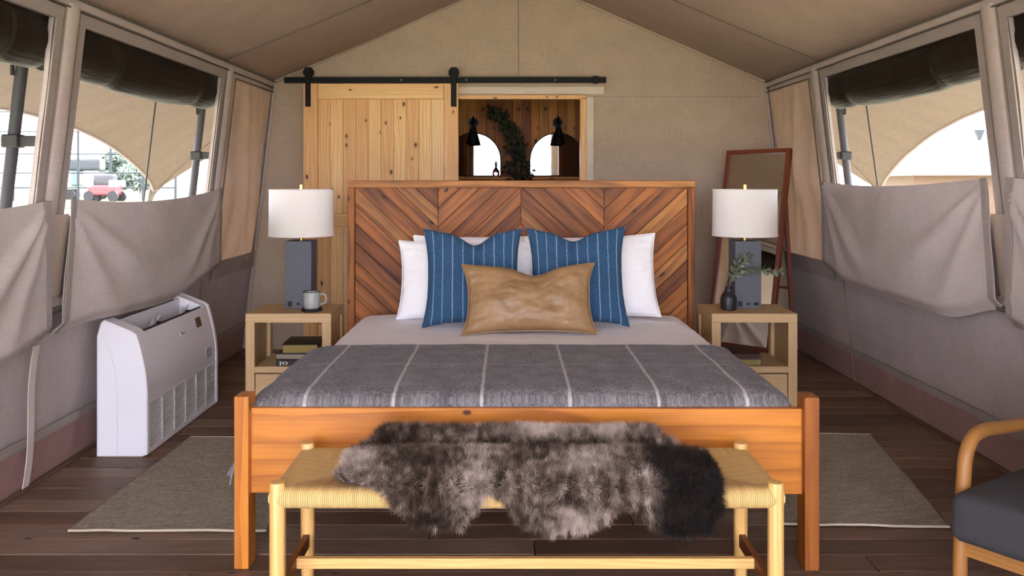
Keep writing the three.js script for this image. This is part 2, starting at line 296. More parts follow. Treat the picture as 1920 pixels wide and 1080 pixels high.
{ // the front: tied wide open, daylight comes in over the camera
  const w = setting('wall_front');
  const g = extrude(gable(), 0.03, 0, [[[-0.78, 0.001], [-0.78, 2.38], [0.9, 2.38], [0.9, 0.001]], [[-2.0, 0.001], [-1.78, 2.12], [-0.92, 2.38], [-0.92, 0.001]], [[1.7, 0.001], [1.7, 2.3], [1.98, 2.12], [2.2, 0.001]], [[-0.7, 2.48], [0.1, 2.9], [0.9, 2.48]]]); g.translate(0, 0, ZF);
  part(w, 'canvas', g, M.canvasBack);
}
// floor: dark deck boards across the room
{
  const f = setting('floor');
  part(f, 'subfloor', bx(4.9, 0.06, 10.6, XC, -0.062, -3.7, 0), M.blackMatte);
  const bw = 0.138, lens = [1.2, 1.6, 2.0, 2.4, 2.8, 3.2, 3.6].map((l) => { const a = []; for (let k = 0; k < 3; k++) a.push(bx(l - 0.004, 0.028, bw - 0.004, 0, -0.0142, 0, 0, 0.004)); return [l, a]; });
  let row = 0;
  for (let z = 1.5; z > -8.9; z -= bw, row++) {
    const [a, b] = [[2.0, 2.8], [3.6, 1.2], [1.6, 3.2], [2.8, 2.0], [2.4, 2.4], [1.2, 3.6], [3.2, 1.6]][row * 3 % 7];
    let x = XC - 2.4;
    for (const l of [a, b]) { const m = part(f, 'plank', lens.find((q) => q[0] === l)[1][Math.floor(rnd() * 3)], M.deck[Math.floor(rnd() * 5)]); m.position.set(x + l / 2, rr(-0.0012, 0), z - bw / 2); x += l; }
  }
}

// ---------------------------------------------------------------- loose canvas flaps pinned half way up the windows
function windowFlap(side, d0, d1, hTop0, hTop1, sag, hb, label, s) {
  const t = thing('window_flap', label, 'canvas flap', wp(side, (d0 + d1) / 2, 0, 0));
  const [ox, oy, oz] = t.position.toArray();
  const g = sheet(dir(side, range(0, 1, 70)), range(0, 1, 34), (a, b) => {
    const d = mixn(d0, d1, a) + 0.14 * (1 - b) * (a - 0.2) * 0.6, top = mixn(hTop0, hTop1, a) - sag * Math.pow(Math.sin(Math.PI * a), 0.8), bot = hb(a), h = mixn(bot, top, b);
    const e = Math.sin(Math.PI * clamp(a));
    // folds run from each pinned corner towards the middle of the lower edge
    const f1 = bell(Math.atan2(1 - b, a * 1.9 + 0.02) - 0.72, 0.13) * ss(0, 0.25, Math.hypot(a, 1 - b)) * ss(1.1, 0.5, Math.hypot(a, 1 - b));
    const f2 = bell(Math.atan2(1 - b, (1 - a) * 1.9 + 0.02) - 0.86, 0.12) * ss(0, 0.25, Math.hypot(1 - a, 1 - b)) * ss(1.1, 0.5, Math.hypot(1 - a, 1 - b));
    const f3 = bell(Math.atan2(1 - b, a * 1.9 + 0.02) - 1.12, 0.1) * ss(0, 0.3, 1 - b) + bell(Math.atan2(1 - b, (1 - a) * 1.9 + 0.02) - 1.2, 0.09) * ss(0, 0.3, 1 - b);
    const belly = 0.05 + 0.075 * Math.pow(1 - b, 0.9) * (0.5 + 0.5 * e) + 0.012 * e;
    const off = belly + 0.028 * f1 + 0.03 * f2 + 0.016 * f3 + 0.008 * nz(a * 4 + s, b * 3, s) + 0.004 * nz(a * 13, b * 5, s) - 0.045 * ss(0.9, 1, 1 - b) ;
    const p = wp(side, d, h, off);
    return [p[0] - ox, p[1] - oy, p[2] - oz];
  }, 0.003, undefined, (a, b) => [a * 2, b * 0.7]);
  part(t, 'canvas', g, M.flap);
  for (const a0 of [0, 1]) {                                             // grey webbing along the two free edges
    const e = sheet(dir(side, a0 ? [0.978, 0.989, 1.001] : [-0.001, 0.011, 0.022]), range(0, 1, 20), (a, b) => {
      const d = mixn(d0, d1, a) + 0.14 * (1 - b) * (a - 0.2) * 0.6, top = mixn(hTop0, hTop1, a) - sag * Math.pow(Math.sin(Math.PI * clamp(a)), 0.8), h = mixn(hb(clamp(a)), top, b);
      const p = wp(side, d, h, 0.057 + 0.075 * Math.pow(1 - b, 0.9) * 0.5 - 0.045 * ss(0.9, 1, 1 - b)); return [p[0] - ox, p[1] - oy, p[2] - oz];
    }, 0.003);
    part(t, 'edge_webbing', e, M.binding);
  }
  return t;
}
windowFlap(-1, 3.9, 5.93, 1.29, 1.32, 0.045, (a) => 0.685 + 0.07 * ss(0.6, 1, a) + 0.012 * Math.sin(a * 9), 'loose grey canvas window flap sagging above the white air conditioner', 1);
windowFlap(-1, 1.75, 3.72, 1.29, 1.285, 0.04, (a) => 0.64 + 0.03 * ss(0.85, 1, a) + 0.01 * Math.sin(a * 8), 'loose grey canvas window flap with a tie strap hanging below its lower edge', 2);
windowFlap(1, 3.9, 5.95, 1.385, 1.365, 0.035, (a) => 0.70 + 0.06 * ss(0.75, 1, a) + 0.09 * ss(0.22, 0, a), 'large grey canvas window flap on the wall beside the leaning mirror', 3);
windowFlap(1, 1.75, 3.74, 1.385, 1.385, 0.04, (a) => 0.68 + 0.05 * ss(0.85, 1, a), 'grey canvas window flap cut off at the edge above the armchair', 4);

// ---------------------------------------------------------------- outside: rolled covers, poles, fly sheet, ground
function roll(side, d0, d1, label) {
  const dm = (d0 + d1) / 2, R = 0.125, t = thing('rolled_window_cover', label, 'rolled cover', wp(side, dm, 1.95, -0.12));
  const [ox, oy, oz] = t.position.toArray(), L = d1 - d0 + 0.24;
  const as = range(0, Math.PI * 2, 30), ds = range(-L / 2, L / 2, 40);
  const straps = [-L * 0.21, L * 0.34];
  const at = (x, a, k = 1) => { const pinch = 1 - 0.1 * straps.reduce((q, s) => q + bell(x - s, 0.05), 0), r = R * pinch * (1 + 0.05 * nz(x * 3, Math.cos(a) * 2, Math.sin(a) * 2)) * k * Math.sqrt(clamp((L / 2 - Math.abs(x)) / 0.05 + 0.25)); return [-side * r * Math.cos(a) * 0.85, r * Math.sin(a) * 1.05 - 0.012 * Math.cos(x * 3), -x]; };
  part(t, 'roll', sheet(ds, side < 0 ? as : [...as].reverse(), (x, a) => at(x, a), 0.01), M.dark);
  // top flap from the roll up to the eave
  part(t, 'hanging', sheet(ds, side < 0 ? [0.2, 0.1, 0] : [0, 0.1, 0.2], (x, y) => [-side * (0.07 + 0.02 * y), y, -x], 0.004), M.dark);
  for (const s of straps) part(t, 'strap', sheet([s - 0.016, s + 0.016], side < 0 ? as : [...as].reverse(), (x, a) => at(x, a, 1.03), 0.003), M.strap);
  return t;
}
roll(-1, 3.93, 5.82, 'dark cover rolled up in the left window before the curtain, two straps round it');
roll(-1, 1.7, 3.68, 'dark rolled cover in the left window cut off by the edge of the picture');
roll(1, 3.93, 5.82, 'dark cover rolled up in the right window above the white arch of sky');
roll(1, 1.7, 3.68, 'dark rolled cover in the right window above the armchair, only a sliver showing');

function pole(side, d, label) {
  const t = thing('tent_pole', label, 'pole', [wallX(side, 0, -0.29), -0.4, -d]);
  const tilt = SL;
  const at = (h) => [-side * tilt * (h), h, 0];
  part(t, 'post', tube([at(0), at(1.3), at(2.75)], 0.027, 6, 14), M.pole);
  const c = bx(0.075, 0.06, 0.075, ...at(1.94), 1, 0.008); part(t, 'clamp', c, M.clampM);
  part(t, 'bracket', bx(0.16, 0.05, 0.035, at(1.94)[0] - side * 0.1, 1.94, 0, 0, 0.006), M.clampM);
  part(t, 'clasp', bx(0.014, 0.24, 0.014, at(2.35)[0] + 0.035 * side, 2.35, 0.03, 1, 0.003), M.blackMatte);
  return t;
}
pole(-1, 6.22, 'grey steel pole outside the left window behind the thin guy rope, clamp half way up');
pole(-1, 3.91, 'thick grey steel pole outside the left window at the edge of the picture');
pole(1, 6.25, 'grey steel pole with a clamp outside the right window');

function fly(side, label) {
  // scalloped lower edge: tie points pulled down, arches between
  const ties = [-3, 2.9, 9.25, 14.5];
  const edge = (d) => { let i = 0; while (i < ties.length - 2 && d > ties[i + 1]) i++; const u = clamp((d - ties[i]) / (ties[i + 1] - ties[i])); return Math.pow(Math.sin(Math.PI * u), 0.74); };
  const t = thing('fly_sheet', label, 'tent fly', [XC + side * 3.3, 0, -5]);
  const ds = lines(-3, 14.5, 0.12), ts = range(0, 1, 16);
  const f = (d, q) => {
    const e = edge(d), ox = 3.62 + 0.22 * (1 - e), oh = 1.22 + (side < 0 ? 0.64 : 0.74) * e, x = mixn(1.2, ox, q), h = mixn(2.92, oh, q) - 0.05 * Math.sin(Math.PI * q) * e + 0.008 * nz(d * 2, q * 4, side);
    return [XC + side * x - (XC + side * 3.3), h, -d + 5];
  };
  part(t, 'canvas', sheet(side < 0 ? [...ds].reverse() : ds, ts, f, 0.004), M.fly);
  part(t, 'edge_tape', tube(ds.map((d) => f(d, 1)), 0.012, 160, 6), M.binding);
  for (const d of [4.6, 9.25]) part(t, 'seam', tube(range(0, 1, 10).map((q) => { const p = f(d + (d < 5 ? 0 : (1 - q) * -1.2), q); return [p[0], p[1] - 0.006, p[2]]; }), 0.006, 24, 5), M.seam);
  const e = f(9.25, 1); part(t, 'corner_tab', sheet([-0.1, 0, 0.1], [0, 0.5, 1], (a, b) => [e[0] + side * b * 0.05, e[1] + 0.06 - b * 0.16, e[2] + a * (1 - b * 0.5)], 0.006), M.piping);
  return t;
}
fly(-1, 'tan canvas fly sheet with an arched edge beyond the left wall');
fly(1, 'tan canvas fly sheet with an arched edge beyond the right wall');
function rope(a, b, label) { const o = part(scene, numbered('guy_rope'), bar(a, b, 0.006, 6), M.blackMatte); tag(o, label, 'rope'); }
rope([-2.35, 2.1, -5.9], [-3.1, 0.0, -7.1], 'thin dark guy rope slanting across the tan fly by the left pole');
rope([2.5, 2.2, -6.2], [3.25, 0.0, -7.25], 'thin dark guy rope slanting across the tan fly by the right pole');
rope([-2.3, 2.05, -3.72], [-2.75, 0.4, -3.95], 'dark guy rope beside the thick pole at the edge of the picture');

const grassT = tex(512, 512, (a, b) => { const v = 0.5 + 0.5 * nz(a * 40, b * 40) + 0.4 * nz(a * 9, b * 9, 4); return mix3([122, 122, 98], [176, 170, 146], clamp(v)); }, [3, 3], true, THREE.MirroredRepeatWrapping);
{
  const g = new THREE.PlaneGeometry(500, 500, 2, 2); g.rotateX(-Math.PI / 2); const uv = g.attributes.uv; for (let i = 0; i < uv.count; i++) uv.setXY(i, uv.getX(i) * 500, uv.getY(i) * 500);
  const o = part(scene, 'ground', g, std({ map: grassT, roughness: 1 })); o.position.y = -0.42; o.userData.kind = 'structure';
}
{ // mown field far off
  const g = new THREE.PlaneGeometry(200, 190, 1, 1); g.rotateX(-Math.PI / 2); const o = part(scene, 'field', g, std({ map: grassT, color: col('#86906c'), roughness: 1 })); o.position.set(-102, -0.38, -150); o.userData.kind = 'structure';
}
{ // tall wire fence beyond the left windows
  const t = thing('wire_fence', 'tall wire fence with thin posts standing far beyond the left windows', 'fence', [-40, -0.42, -74], 0.0);
  for (let k = -8; k < 5; k++) part(t, 'post', cyl(0.11, 0.11, 9, k * 2.75 + 0.9, 4.5, 0, 10), M.fence);
  for (const h of [1.15, 2.4, 4.0, 5.9, 7.6]) part(t, 'rail', bar([-22, h, 0], [12, h, 0], 0.07, 6), M.fence);
}
{ // two machines parked on the grass far off
  const paint = (c) => std({ color: col(c), roughness: 0.5 });
  const v = thing('parked_vehicle', 'dark grey boxy vehicle with white legs parked far beyond the left window', 'vehicle', [-38.6, -0.42, -80], 0.15);
  part(v, 'body', softBox(2.7, 1.1, 1.8, 0.15, 0.15).translate(0.1, 3.2, 0), paint('#272c2f'));
  part(v, 'cab', softBox(0.9, 1.5, 1.6, 0.12, 0.15).translate(-0.8, 2.0, 0), paint('#4a5f5c'));
  for (const [x, z] of [[-1.2, 0.7], [1.2, 0.7], [-1.2, -0.7], [1.2, -0.7]]) { part(v, 'wheel', cyl(0.5, 0.5, 0.3, x, 0.5, z, 20, 'z'), M.blackMatte); part(v, 'panel', softBox(0.45, 1.6, 0.4, 0.08, 0.15).translate(x, 1.75, z), paint('#e8e8ea')); }
  const w = thing('parked_vehicle', 'low red vehicle with a dark seat and white fenders far beyond the left window', 'vehicle', [-33.6, -0.42, -73], -0.1);
  part(w, 'body', softBox(2.4, 0.9, 1.4, 0.15, 0.12).translate(0, 0.95, 0), paint('#5a2a2c'));
  part(w, 'seat', softBox(1.7, 1.0, 1.0, 0.2, 0.12).translate(0, 1.8, 0), paint('#26262a'));
  for (const [x, z] of [[-1.05, 0.6], [1.05, 0.6], [-1.05, -0.6], [1.05, -0.6]]) { part(w, 'wheel', cyl(0.45, 0.45, 0.25, x, 0.45, z, 20, 'z'), M.blackMatte); part(w, 'fender', softBox(0.7, 0.6, 0.3, 0.1, 0.1).translate(x, 1.5, z), paint('#ececf0')); }
}
function bush(name, label, pos, w, h, n, c) {
  const t = thing(name, label, 'tree', pos), leaf = new THREE.PlaneGeometry(0.11 * h, 0.08 * h, 1, 1), inst = new THREE.InstancedMesh(leaf, phy({ color: col(c), roughness: 0.9, transmission: 0.3, side: THREE.DoubleSide }), n), o = new THREE.Object3D();
  for (let i = 0; i < n; i++) { const a = rr(0, 6.28), b = Math.acos(rr(-1, 1)), r = Math.pow(rnd(), 0.35) * (1 + 0.3 * nz(a * 2, b * 2, w)); o.position.set(w * r * Math.sin(b) * Math.cos(a), h * 0.55 + h * 0.45 * r * Math.cos(b), w * 0.6 * r * Math.sin(b) * Math.sin(a)); o.rotation.set(rr(0, 6), rr(0, 6), rr(0, 6)); o.updateMatrix(); inst.setMatrixAt(i, o.matrix); }
  inst.name = 'foliage'; inst.userData.kind = 'stuff'; t.add(inst); part(t, 'trunk', cyl(0.09, 0.14, h * 0.5, 0, h * 0.25, 0, 10), M.deck[0]);
}
bush('bushy_tree', 'taller pale green tree far behind the wire fence, beside the arch of the left fly', [-51.5, -0.42, -115], 2.2, 5.6, 900, '#5a6a5e');
bush('bushy_tree', 'low wide pale green tree far behind the wire fence, half hidden by the left fly', [-47.5, -0.42, -113], 3.2, 4.2, 900, '#627065');
{ // neighbouring tent beyond the right window
  const t = thing('neighbouring_tent', 'white roofed tent with tan walls standing beyond the right window', 'tent', [14.5, -0.42, -21.5], -0.25);
  part(t, 'wall', extrude([[-4.6, 0], [4.6, 0], [4.6, 1.95], [-4.6, 1.95]], 4.5, 0).translate(0, 0, -2.2), canvasM('#57483c', 14));
  const r = extrude([[-2.6, 0], [2.6, 0], [2.62, 0.14], [0.3, 2.5], [-0.3, 2.5], [-2.62, 0.14]], 10, 0.01).rotateY(Math.PI / 2).translate(-5, 1.9, 0);
  part(t, 'roof', r, std({ color: col('#eeeeec'), roughness: 0.8 }));
  part(t, 'vent_cap', lathe([[0, 0], [0.05, 0], [0.08, 0.1], [0.15, 0.26], [0.15, 0.3], [0, 0.31]], 16).scale(0.8, 0.8, 0.8).translate(-3.12, 2.72, 1.95), M.fence);
}
bush('bushy_tree', 'green shrub beside the tan tent wall beyond the right window', [9.6, -0.42, -13.5], 0.5, 1.9, 300, '#8ba86a');

//@@I0
// ---------------------------------------------------------------- sliding door and its rail
{
  const d = setting('door_1'), z = ZB + 0.075, L = -1.63, R = -0.393, T = 2.137, th = 0.038, px = (k) => M.pine[k % 4];
  for (const x of [L + 0.0575, R - 0.0575]) part(d, 'stile', bx(0.115, T - 0.03, th, x, (T + 0.03) / 2, z, 1), px(1));
  for (const [a, b] of [[2.012, T], [0.995, 1.1], [0.03, 0.22]]) part(d, 'rail', bx(R - L - 0.234, b - a - 0.002, th - 0.002, (L + R) / 2, (a + b) / 2, z, 0), px(2));
  const n = 10, w = (R - L - 0.23) / n;
  for (const [a, b] of [[1.1, 2.012], [0.22, 0.995]]) for (let k = 0; k < n; k++) part(d, 'board', bx(w - 0.0015, b - a, 0.018, L + 0.115 + w * (k + 0.5), (a + b) / 2, z - 0.004 + rr(-0.001, 0.001), 1, 0.002), px(Math.floor(rnd() * 4)));
  for (const x of [-1.59, -0.43]) {
    const h = part(d, 'hanger', mg([bx(0.044, 0.3, 0.006, x, 2.1, z + 0.023, 1), bx(0.05, 0.05, 0.02, x, 2.24, z + 0.012, 1)]), M.black);
    part(h, 'wheel', cyl(0.042, 0.042, 0.03, x, 2.225, z + 0.004, 24, 'z'), M.black);
    part(h, 'bolt', mg([2.0, 2.1].map((y) => cyl(0.008, 0.008, 0.006, x, y, z + 0.028, 6, 'z'))), M.blackMatte);
  }
  const r = thing('door_rail', 'long black steel rail above the pine sliding door', 'rail', [-0.5, 2.165, ZB + 0.08]);
  part(r, 'bar', bx(2.57, 0.048, 0.008, 0, 0, 0, 0, 0.002), M.black);
  for (const x of [-1.15, -0.35, 0.17, 0.88]) part(r, 'spacer', cyl(0.014, 0.014, 0.076, x, 0, -0.04, 12, 'z'), M.black);
  for (const x of [-0.35, 0.17, 0.88]) part(r, 'bolt', cyl(0.009, 0.009, 0.008, x, 0, 0.007, 6, 'z'), M.steel);
  part(r, 'end_stop', bx(0.045, 0.06, 0.03, 1.2, 0, 0.008, 1, 0.004), M.black);
}
// ---------------------------------------------------------------- the washroom seen through the doorway
{
  const w = setting('wall_washroom'), z = -8.62, pw = 0.088;
  const gs = [0, 1, 2].map(() => bx(pw - 0.002, 2.5, 0.02, 0, 1.25, 0, 1, 0.004));
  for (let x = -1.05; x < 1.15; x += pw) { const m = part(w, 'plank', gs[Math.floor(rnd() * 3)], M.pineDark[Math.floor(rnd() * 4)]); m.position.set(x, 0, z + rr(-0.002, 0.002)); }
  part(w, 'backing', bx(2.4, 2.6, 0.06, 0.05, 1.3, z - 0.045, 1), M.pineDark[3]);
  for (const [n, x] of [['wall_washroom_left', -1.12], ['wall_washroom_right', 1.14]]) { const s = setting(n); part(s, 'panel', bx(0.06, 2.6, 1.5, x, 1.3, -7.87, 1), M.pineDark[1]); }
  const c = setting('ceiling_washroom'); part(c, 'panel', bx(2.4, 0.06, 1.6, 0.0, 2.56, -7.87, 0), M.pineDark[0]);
  const sh = thing('wall_ledge', 'dark wooden ledge along the washroom wall below the arched mirrors', 'shelf', [0.05, 1.385, -8.53]);
  part(sh, 'board', bx(2.1, 0.03, 0.15, 0, 0, 0, 0), M.pineDark[2]); part(sh, 'cleat', bx(2.1, 0.05, 0.02, 0, -0.04, -0.06, 0), M.pineDark[3]);
  const arch = (r, h) => { const p = []; for (let i = 0; i <= 28; i++) { const a = Math.PI * i / 28; p.push([r * Math.cos(a), h + r * Math.sin(a)]); } p.push([-r, 0], [r, 0]); return p; };
  for (const [x, l] of [[-0.335, 'arched black rimmed mirror left of the dark leafy plant'], [0.485, 'arched black rimmed mirror right of the dark leafy plant']]) {
    const m = thing('arched_mirror', l, 'mirror', [x, 1.402, -8.595]);
    part(m, 'frame', extrude(arch(0.272, 0.16), 0.02, 0.002, [arch(0.26, 0.16).map(([a, b]) => [a, Math.max(b, 0.012)])]), M.black);
    part(m, 'glass', extrude(arch(0.262, 0.16), 0.006, 0).translate(0, 0.0, 0.004), M.mirror);
    m.rotation.x = 0.0;
  }
  for (const [x, l] of [[-0.335, 'black cone wall lamp above the left arched mirror'], [0.49, 'black cone wall lamp above the right arched mirror']]) {
    const s = thing('wall_lamp', l, 'lamp', [x, 1.93, -8.6]);
    part(s, 'wall_plate', cyl(0.05, 0.05, 0.02, 0, 0, 0.01, 28, 'z'), M.black);
    part(s, 'arm', tube([[0, 0, 0.02], [0, 0.05, 0.1], [0, 0.02, 0.17], [0, -0.03, 0.19]], 0.009, 20, 8), M.black);
    part(s, 'ring', new THREE.TorusGeometry(0.045, 0.006, 8, 28).translate(0, 0.0, 0.03), M.steel);
    part(s, 'shade', lathe([[0.016, -0.03], [0.022, -0.03], [0.068, -0.195], [0.065, -0.195], [0.02, -0.038]].map(([a, b]) => [a, b]), 32).rotateX(0.08).translate(0, -0.02, 0.19), M.black);
    part(s, 'bulb', lathe([[0, -0.17], [0.025, -0.16], [0.03, -0.14], [0.02, -0.1], [0.015, -0.06], [0, -0.05]], 20).translate(0, -0.02, 0.18), M.white);
  }
  const b = thing('glass_bottle', 'small clear glass bottle with a stopper on the washroom ledge', 'bottle', [-0.115, 1.4, -8.5]);
  part(b, 'body', lathe([[0, 0], [0.03, 0], [0.035, 0.02], [0.034, 0.06], [0.012, 0.085], [0.01, 0.105], [0, 0.105]], 24), phy({ color: col('#c9b3ac'), transmission: 1, roughness: 0.05, thickness: 0.02, ior: 1.45 }));
  part(b, 'stopper', lathe([[0, 0.103], [0.012, 0.105], [0.016, 0.12], [0.008, 0.14], [0.01, 0.15], [0, 0.155]], 16), M.steel);
  // vanity below the line of sight, carrying the tall plant
  const v = thing('vanity', 'pine washroom counter hidden behind the bed', 'counter', [0.05, 0, -8.35]);
  part(v, 'top', bx(1.9, 0.04, 0.42, 0, 0.88, 0, 0), M.pineDark[0]); for (const x of [-0.9, 0.9]) part(v, 'side', bx(0.04, 0.86, 0.4, x, 0.43, 0, 1), M.pineDark[1]);
  const p = thing('tall_plant', 'tall dark leafy plant curving up between the arched mirrors', 'plant', [0.1, 0.9, -8.33]);
  part(p, 'pot', lathe([[0, 0], [0.07, 0], [0.095, 0.1], [0.1, 0.2], [0.09, 0.2], [0.08, 0.17], [0, 0.17]], 28), M.blackMatte);
  const curve = [[0, 0.17, 0], [0.01, 0.5, 0], [0.0, 0.68, 0.02], [-0.06, 0.85, 0.02], [-0.13, 1.0, 0.0], [-0.25, 1.12, 0]];
  part(p, 'stem', tube(curve, 0.008, 40, 6), M.deck[3]);
  const cv = new THREE.CatmullRomCurve3(curve.map((q) => new V3(...q))), lf = new THREE.BufferGeometry();
  lf.setAttribute('position', new THREE.Float32BufferAttribute([0, 0, 0, 0.35, 0.5, 0.06, 0, 1, -0.08, -0.35, 0.5, 0.06, 0, 0.5, -0.03], 3)); lf.setIndex([0, 1, 4, 1, 2, 4, 2, 3, 4, 3, 0, 4]); lf.computeVertexNormals();
  const fs = [], o = new THREE.Object3D();
  for (let i = 0; i < 900; i++) {
    const t = 0.28 + 0.72 * rnd(), q = cv.getPointAt(t), spread = mixn(0.17, 0.075, t) * (0.75 + 0.7 * nz(t * 11, 2));
    const a = rr(0, 6.28), r = spread * Math.sqrt(rnd());
    o.position.set(q.x + r * Math.cos(a), q.y + rr(-0.04, 0.04), q.z + r * Math.sin(a)); o.rotation.set(rr(-1, 1), rr(0, 6.28), rr(-1.4, 1.4)); const s = rr(0.035, 0.07); o.scale.set(s * 0.7, s, s); o.updateMatrix();
    fs.push(lf.clone().applyMatrix4(o.matrix));
  }
  const fo = part(p, 'foliage', mg(fs), phy({ color: col('#3a3d26'), roughness: 0.6, transmission: 0.15, side: THREE.DoubleSide })); fo.userData.kind = 'stuff';
}

// ---------------------------------------------------------------- bed
const BZ = -5.16, BT = 0.0067;                                          // the headboard's plane, the bed's slight turn
const bed = thing('bed', 'king size honey stained wooden bed with a chevron headboard', 'bed', [0.0786, 0, BZ], -BT);
{
  const W = 2.05, IT = 1.32, TP = 1.364, fw = 0.042, F = 2.1;
  for (const s of [-1, 1]) {
    part(bed, 'headboard_post', bx(fw, TP - fw, 0.075, s * (W / 2 - fw / 2), (TP - fw) / 2, -0.035, 1, 0.004), M.boards[2]);
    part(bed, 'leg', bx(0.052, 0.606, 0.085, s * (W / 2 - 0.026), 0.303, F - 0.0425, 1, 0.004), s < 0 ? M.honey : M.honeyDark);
    part(bed, 'side_rail', bx(0.03, 0.06, F - 0.08, s * (W / 2 - 0.06), 0.288, F / 2, 2, 0.003), M.honey);
  }
  part(bed, 'headboard_cap', bx(W, fw, 0.08, 0, TP - fw / 2, -0.035, 0, 0.004), M.boards[0]);
  part(bed, 'headboard_back', bx(W - 0.06, 1.0, 0.02, 0, 0.82, -0.055, 0), M.boards[4]);
  // four panels of slanting boards, mirrored at each seam
  const clip = (poly, nx, ny, c) => { const out = []; for (let i = 0; i < poly.length; i++) { const a = poly[i], b = poly[(i + 1) % poly.length], da = a[0] * nx + a[1] * ny - c, db = b[0] * nx + b[1] * ny - c; if (da <= 0) out.push(a); if (da * db < 0) { const t = da / (da - db); out.push([mixn(a[0], b[0], t), mixn(a[1], b[1], t)]); } } return out; };
  const x0 = -(W / 2 - fw), pw = (W - 2 * fw) / 4, step = 0.109, sl = 0.93;
  for (let k = 0; k < 4; k++) {
    const up = k % 2 === 1, a = x0 + k * pw, rect = [[a + 0.001, 0.4], [a + pw - 0.001, 0.4], [a + pw - 0.001, IT], [a + 0.001, IT]];
    for (let j = -8; j < 20; j++) {                                       // board j lies between two slanting lines
      const g = up ? sl : -sl, xs = k === 0 || k === 1 ? a + (k === 0 ? pw : 0) : a + (k === 2 ? pw : 0), c0 = 0.4 + j * step + 0.035 - g * xs, c1 = c0 + step - 0.0028;
      let p = clip(rect, -g, 1, c1); p = p.length ? clip(p, g, -1, -c0) : p;
      if (p.length < 3) continue;
      let area = 0; for (let i = 0; i < p.length; i++) { const q = p[(i + 1) % p.length]; area += p[i][0] * q[1] - q[0] * p[i][1]; }
      if (area < 0.002) continue;
      const e = extrude(p, 0.012, 0.0016), n = toCreasedNormals(e, 0.3), th = Math.atan(g);
      const q = n.attributes.position, uv = new Float32Array(q.count * 2), ou = rnd() * 4, ov = rnd() * 4;
      for (let i = 0; i < q.count; i++) { const X = q.getX(i), Y = q.getY(i); uv[2 * i] = -X * Math.sin(th) + Y * Math.cos(th) + q.getZ(i) + ou; uv[2 * i + 1] = X * Math.cos(th) + Y * Math.sin(th) + ov; }
      n.setAttribute('uv', new THREE.BufferAttribute(uv, 2));
      n.translate(0, 0, -0.03 + rr(-0.0012, 0.0012));
      part(bed, 'board', n, M.boards[Math.floor(rnd() * 5)]);
    }
  }
  part(bed, 'headboard_bottom', bx(W - 0.08, 0.06, 0.06, 0, 0.37, -0.03, 0), M.boards[1]);
  part(bed, 'footboard', bx(W - 0.1, 0.302, 0.036, 0, 0.408, F - 0.05, 0, 0.003), M.honey);
}
const onBed = (x, y, d) => [x, y, -d];
const linenM = (c, s, b = 0.002) => phy({ color: col(c), bumpMap: clothBump, bumpScale: b, roughness: 0.95, sheen: 0.3, sheenColor: col('#ffffff'), sheenRoughness: 0.6, specularIntensity: 0.2 });
M.sheet = linenM('#efebf1', 1, 0.003); M.pillow = linenM('#f8f8fb', 2, 0.002);
{
  const t = thing('bedding', 'smooth white sheet drawn tight over the mattress', 'bedding', onBed(0.074, 0.453, 4.12));
  part(t, 'sheet', softBox(1.9, 0.29, 1.96, 0.1, 0.028, (v) => { const top = ss(0.05, 0.14, v.y); v.y += top * (0.006 * nz(v.x * 3, v.z * 5) + 0.004 * nz(v.x * 9, v.z * 13, 3) + 0.005 * bell(v.x - 0.02, 0.02) * ss(-0.1, 0.3, v.z)) - 0.012 * top * Math.pow(Math.abs(v.x) / 0.95, 4); }), M.sheet);
}
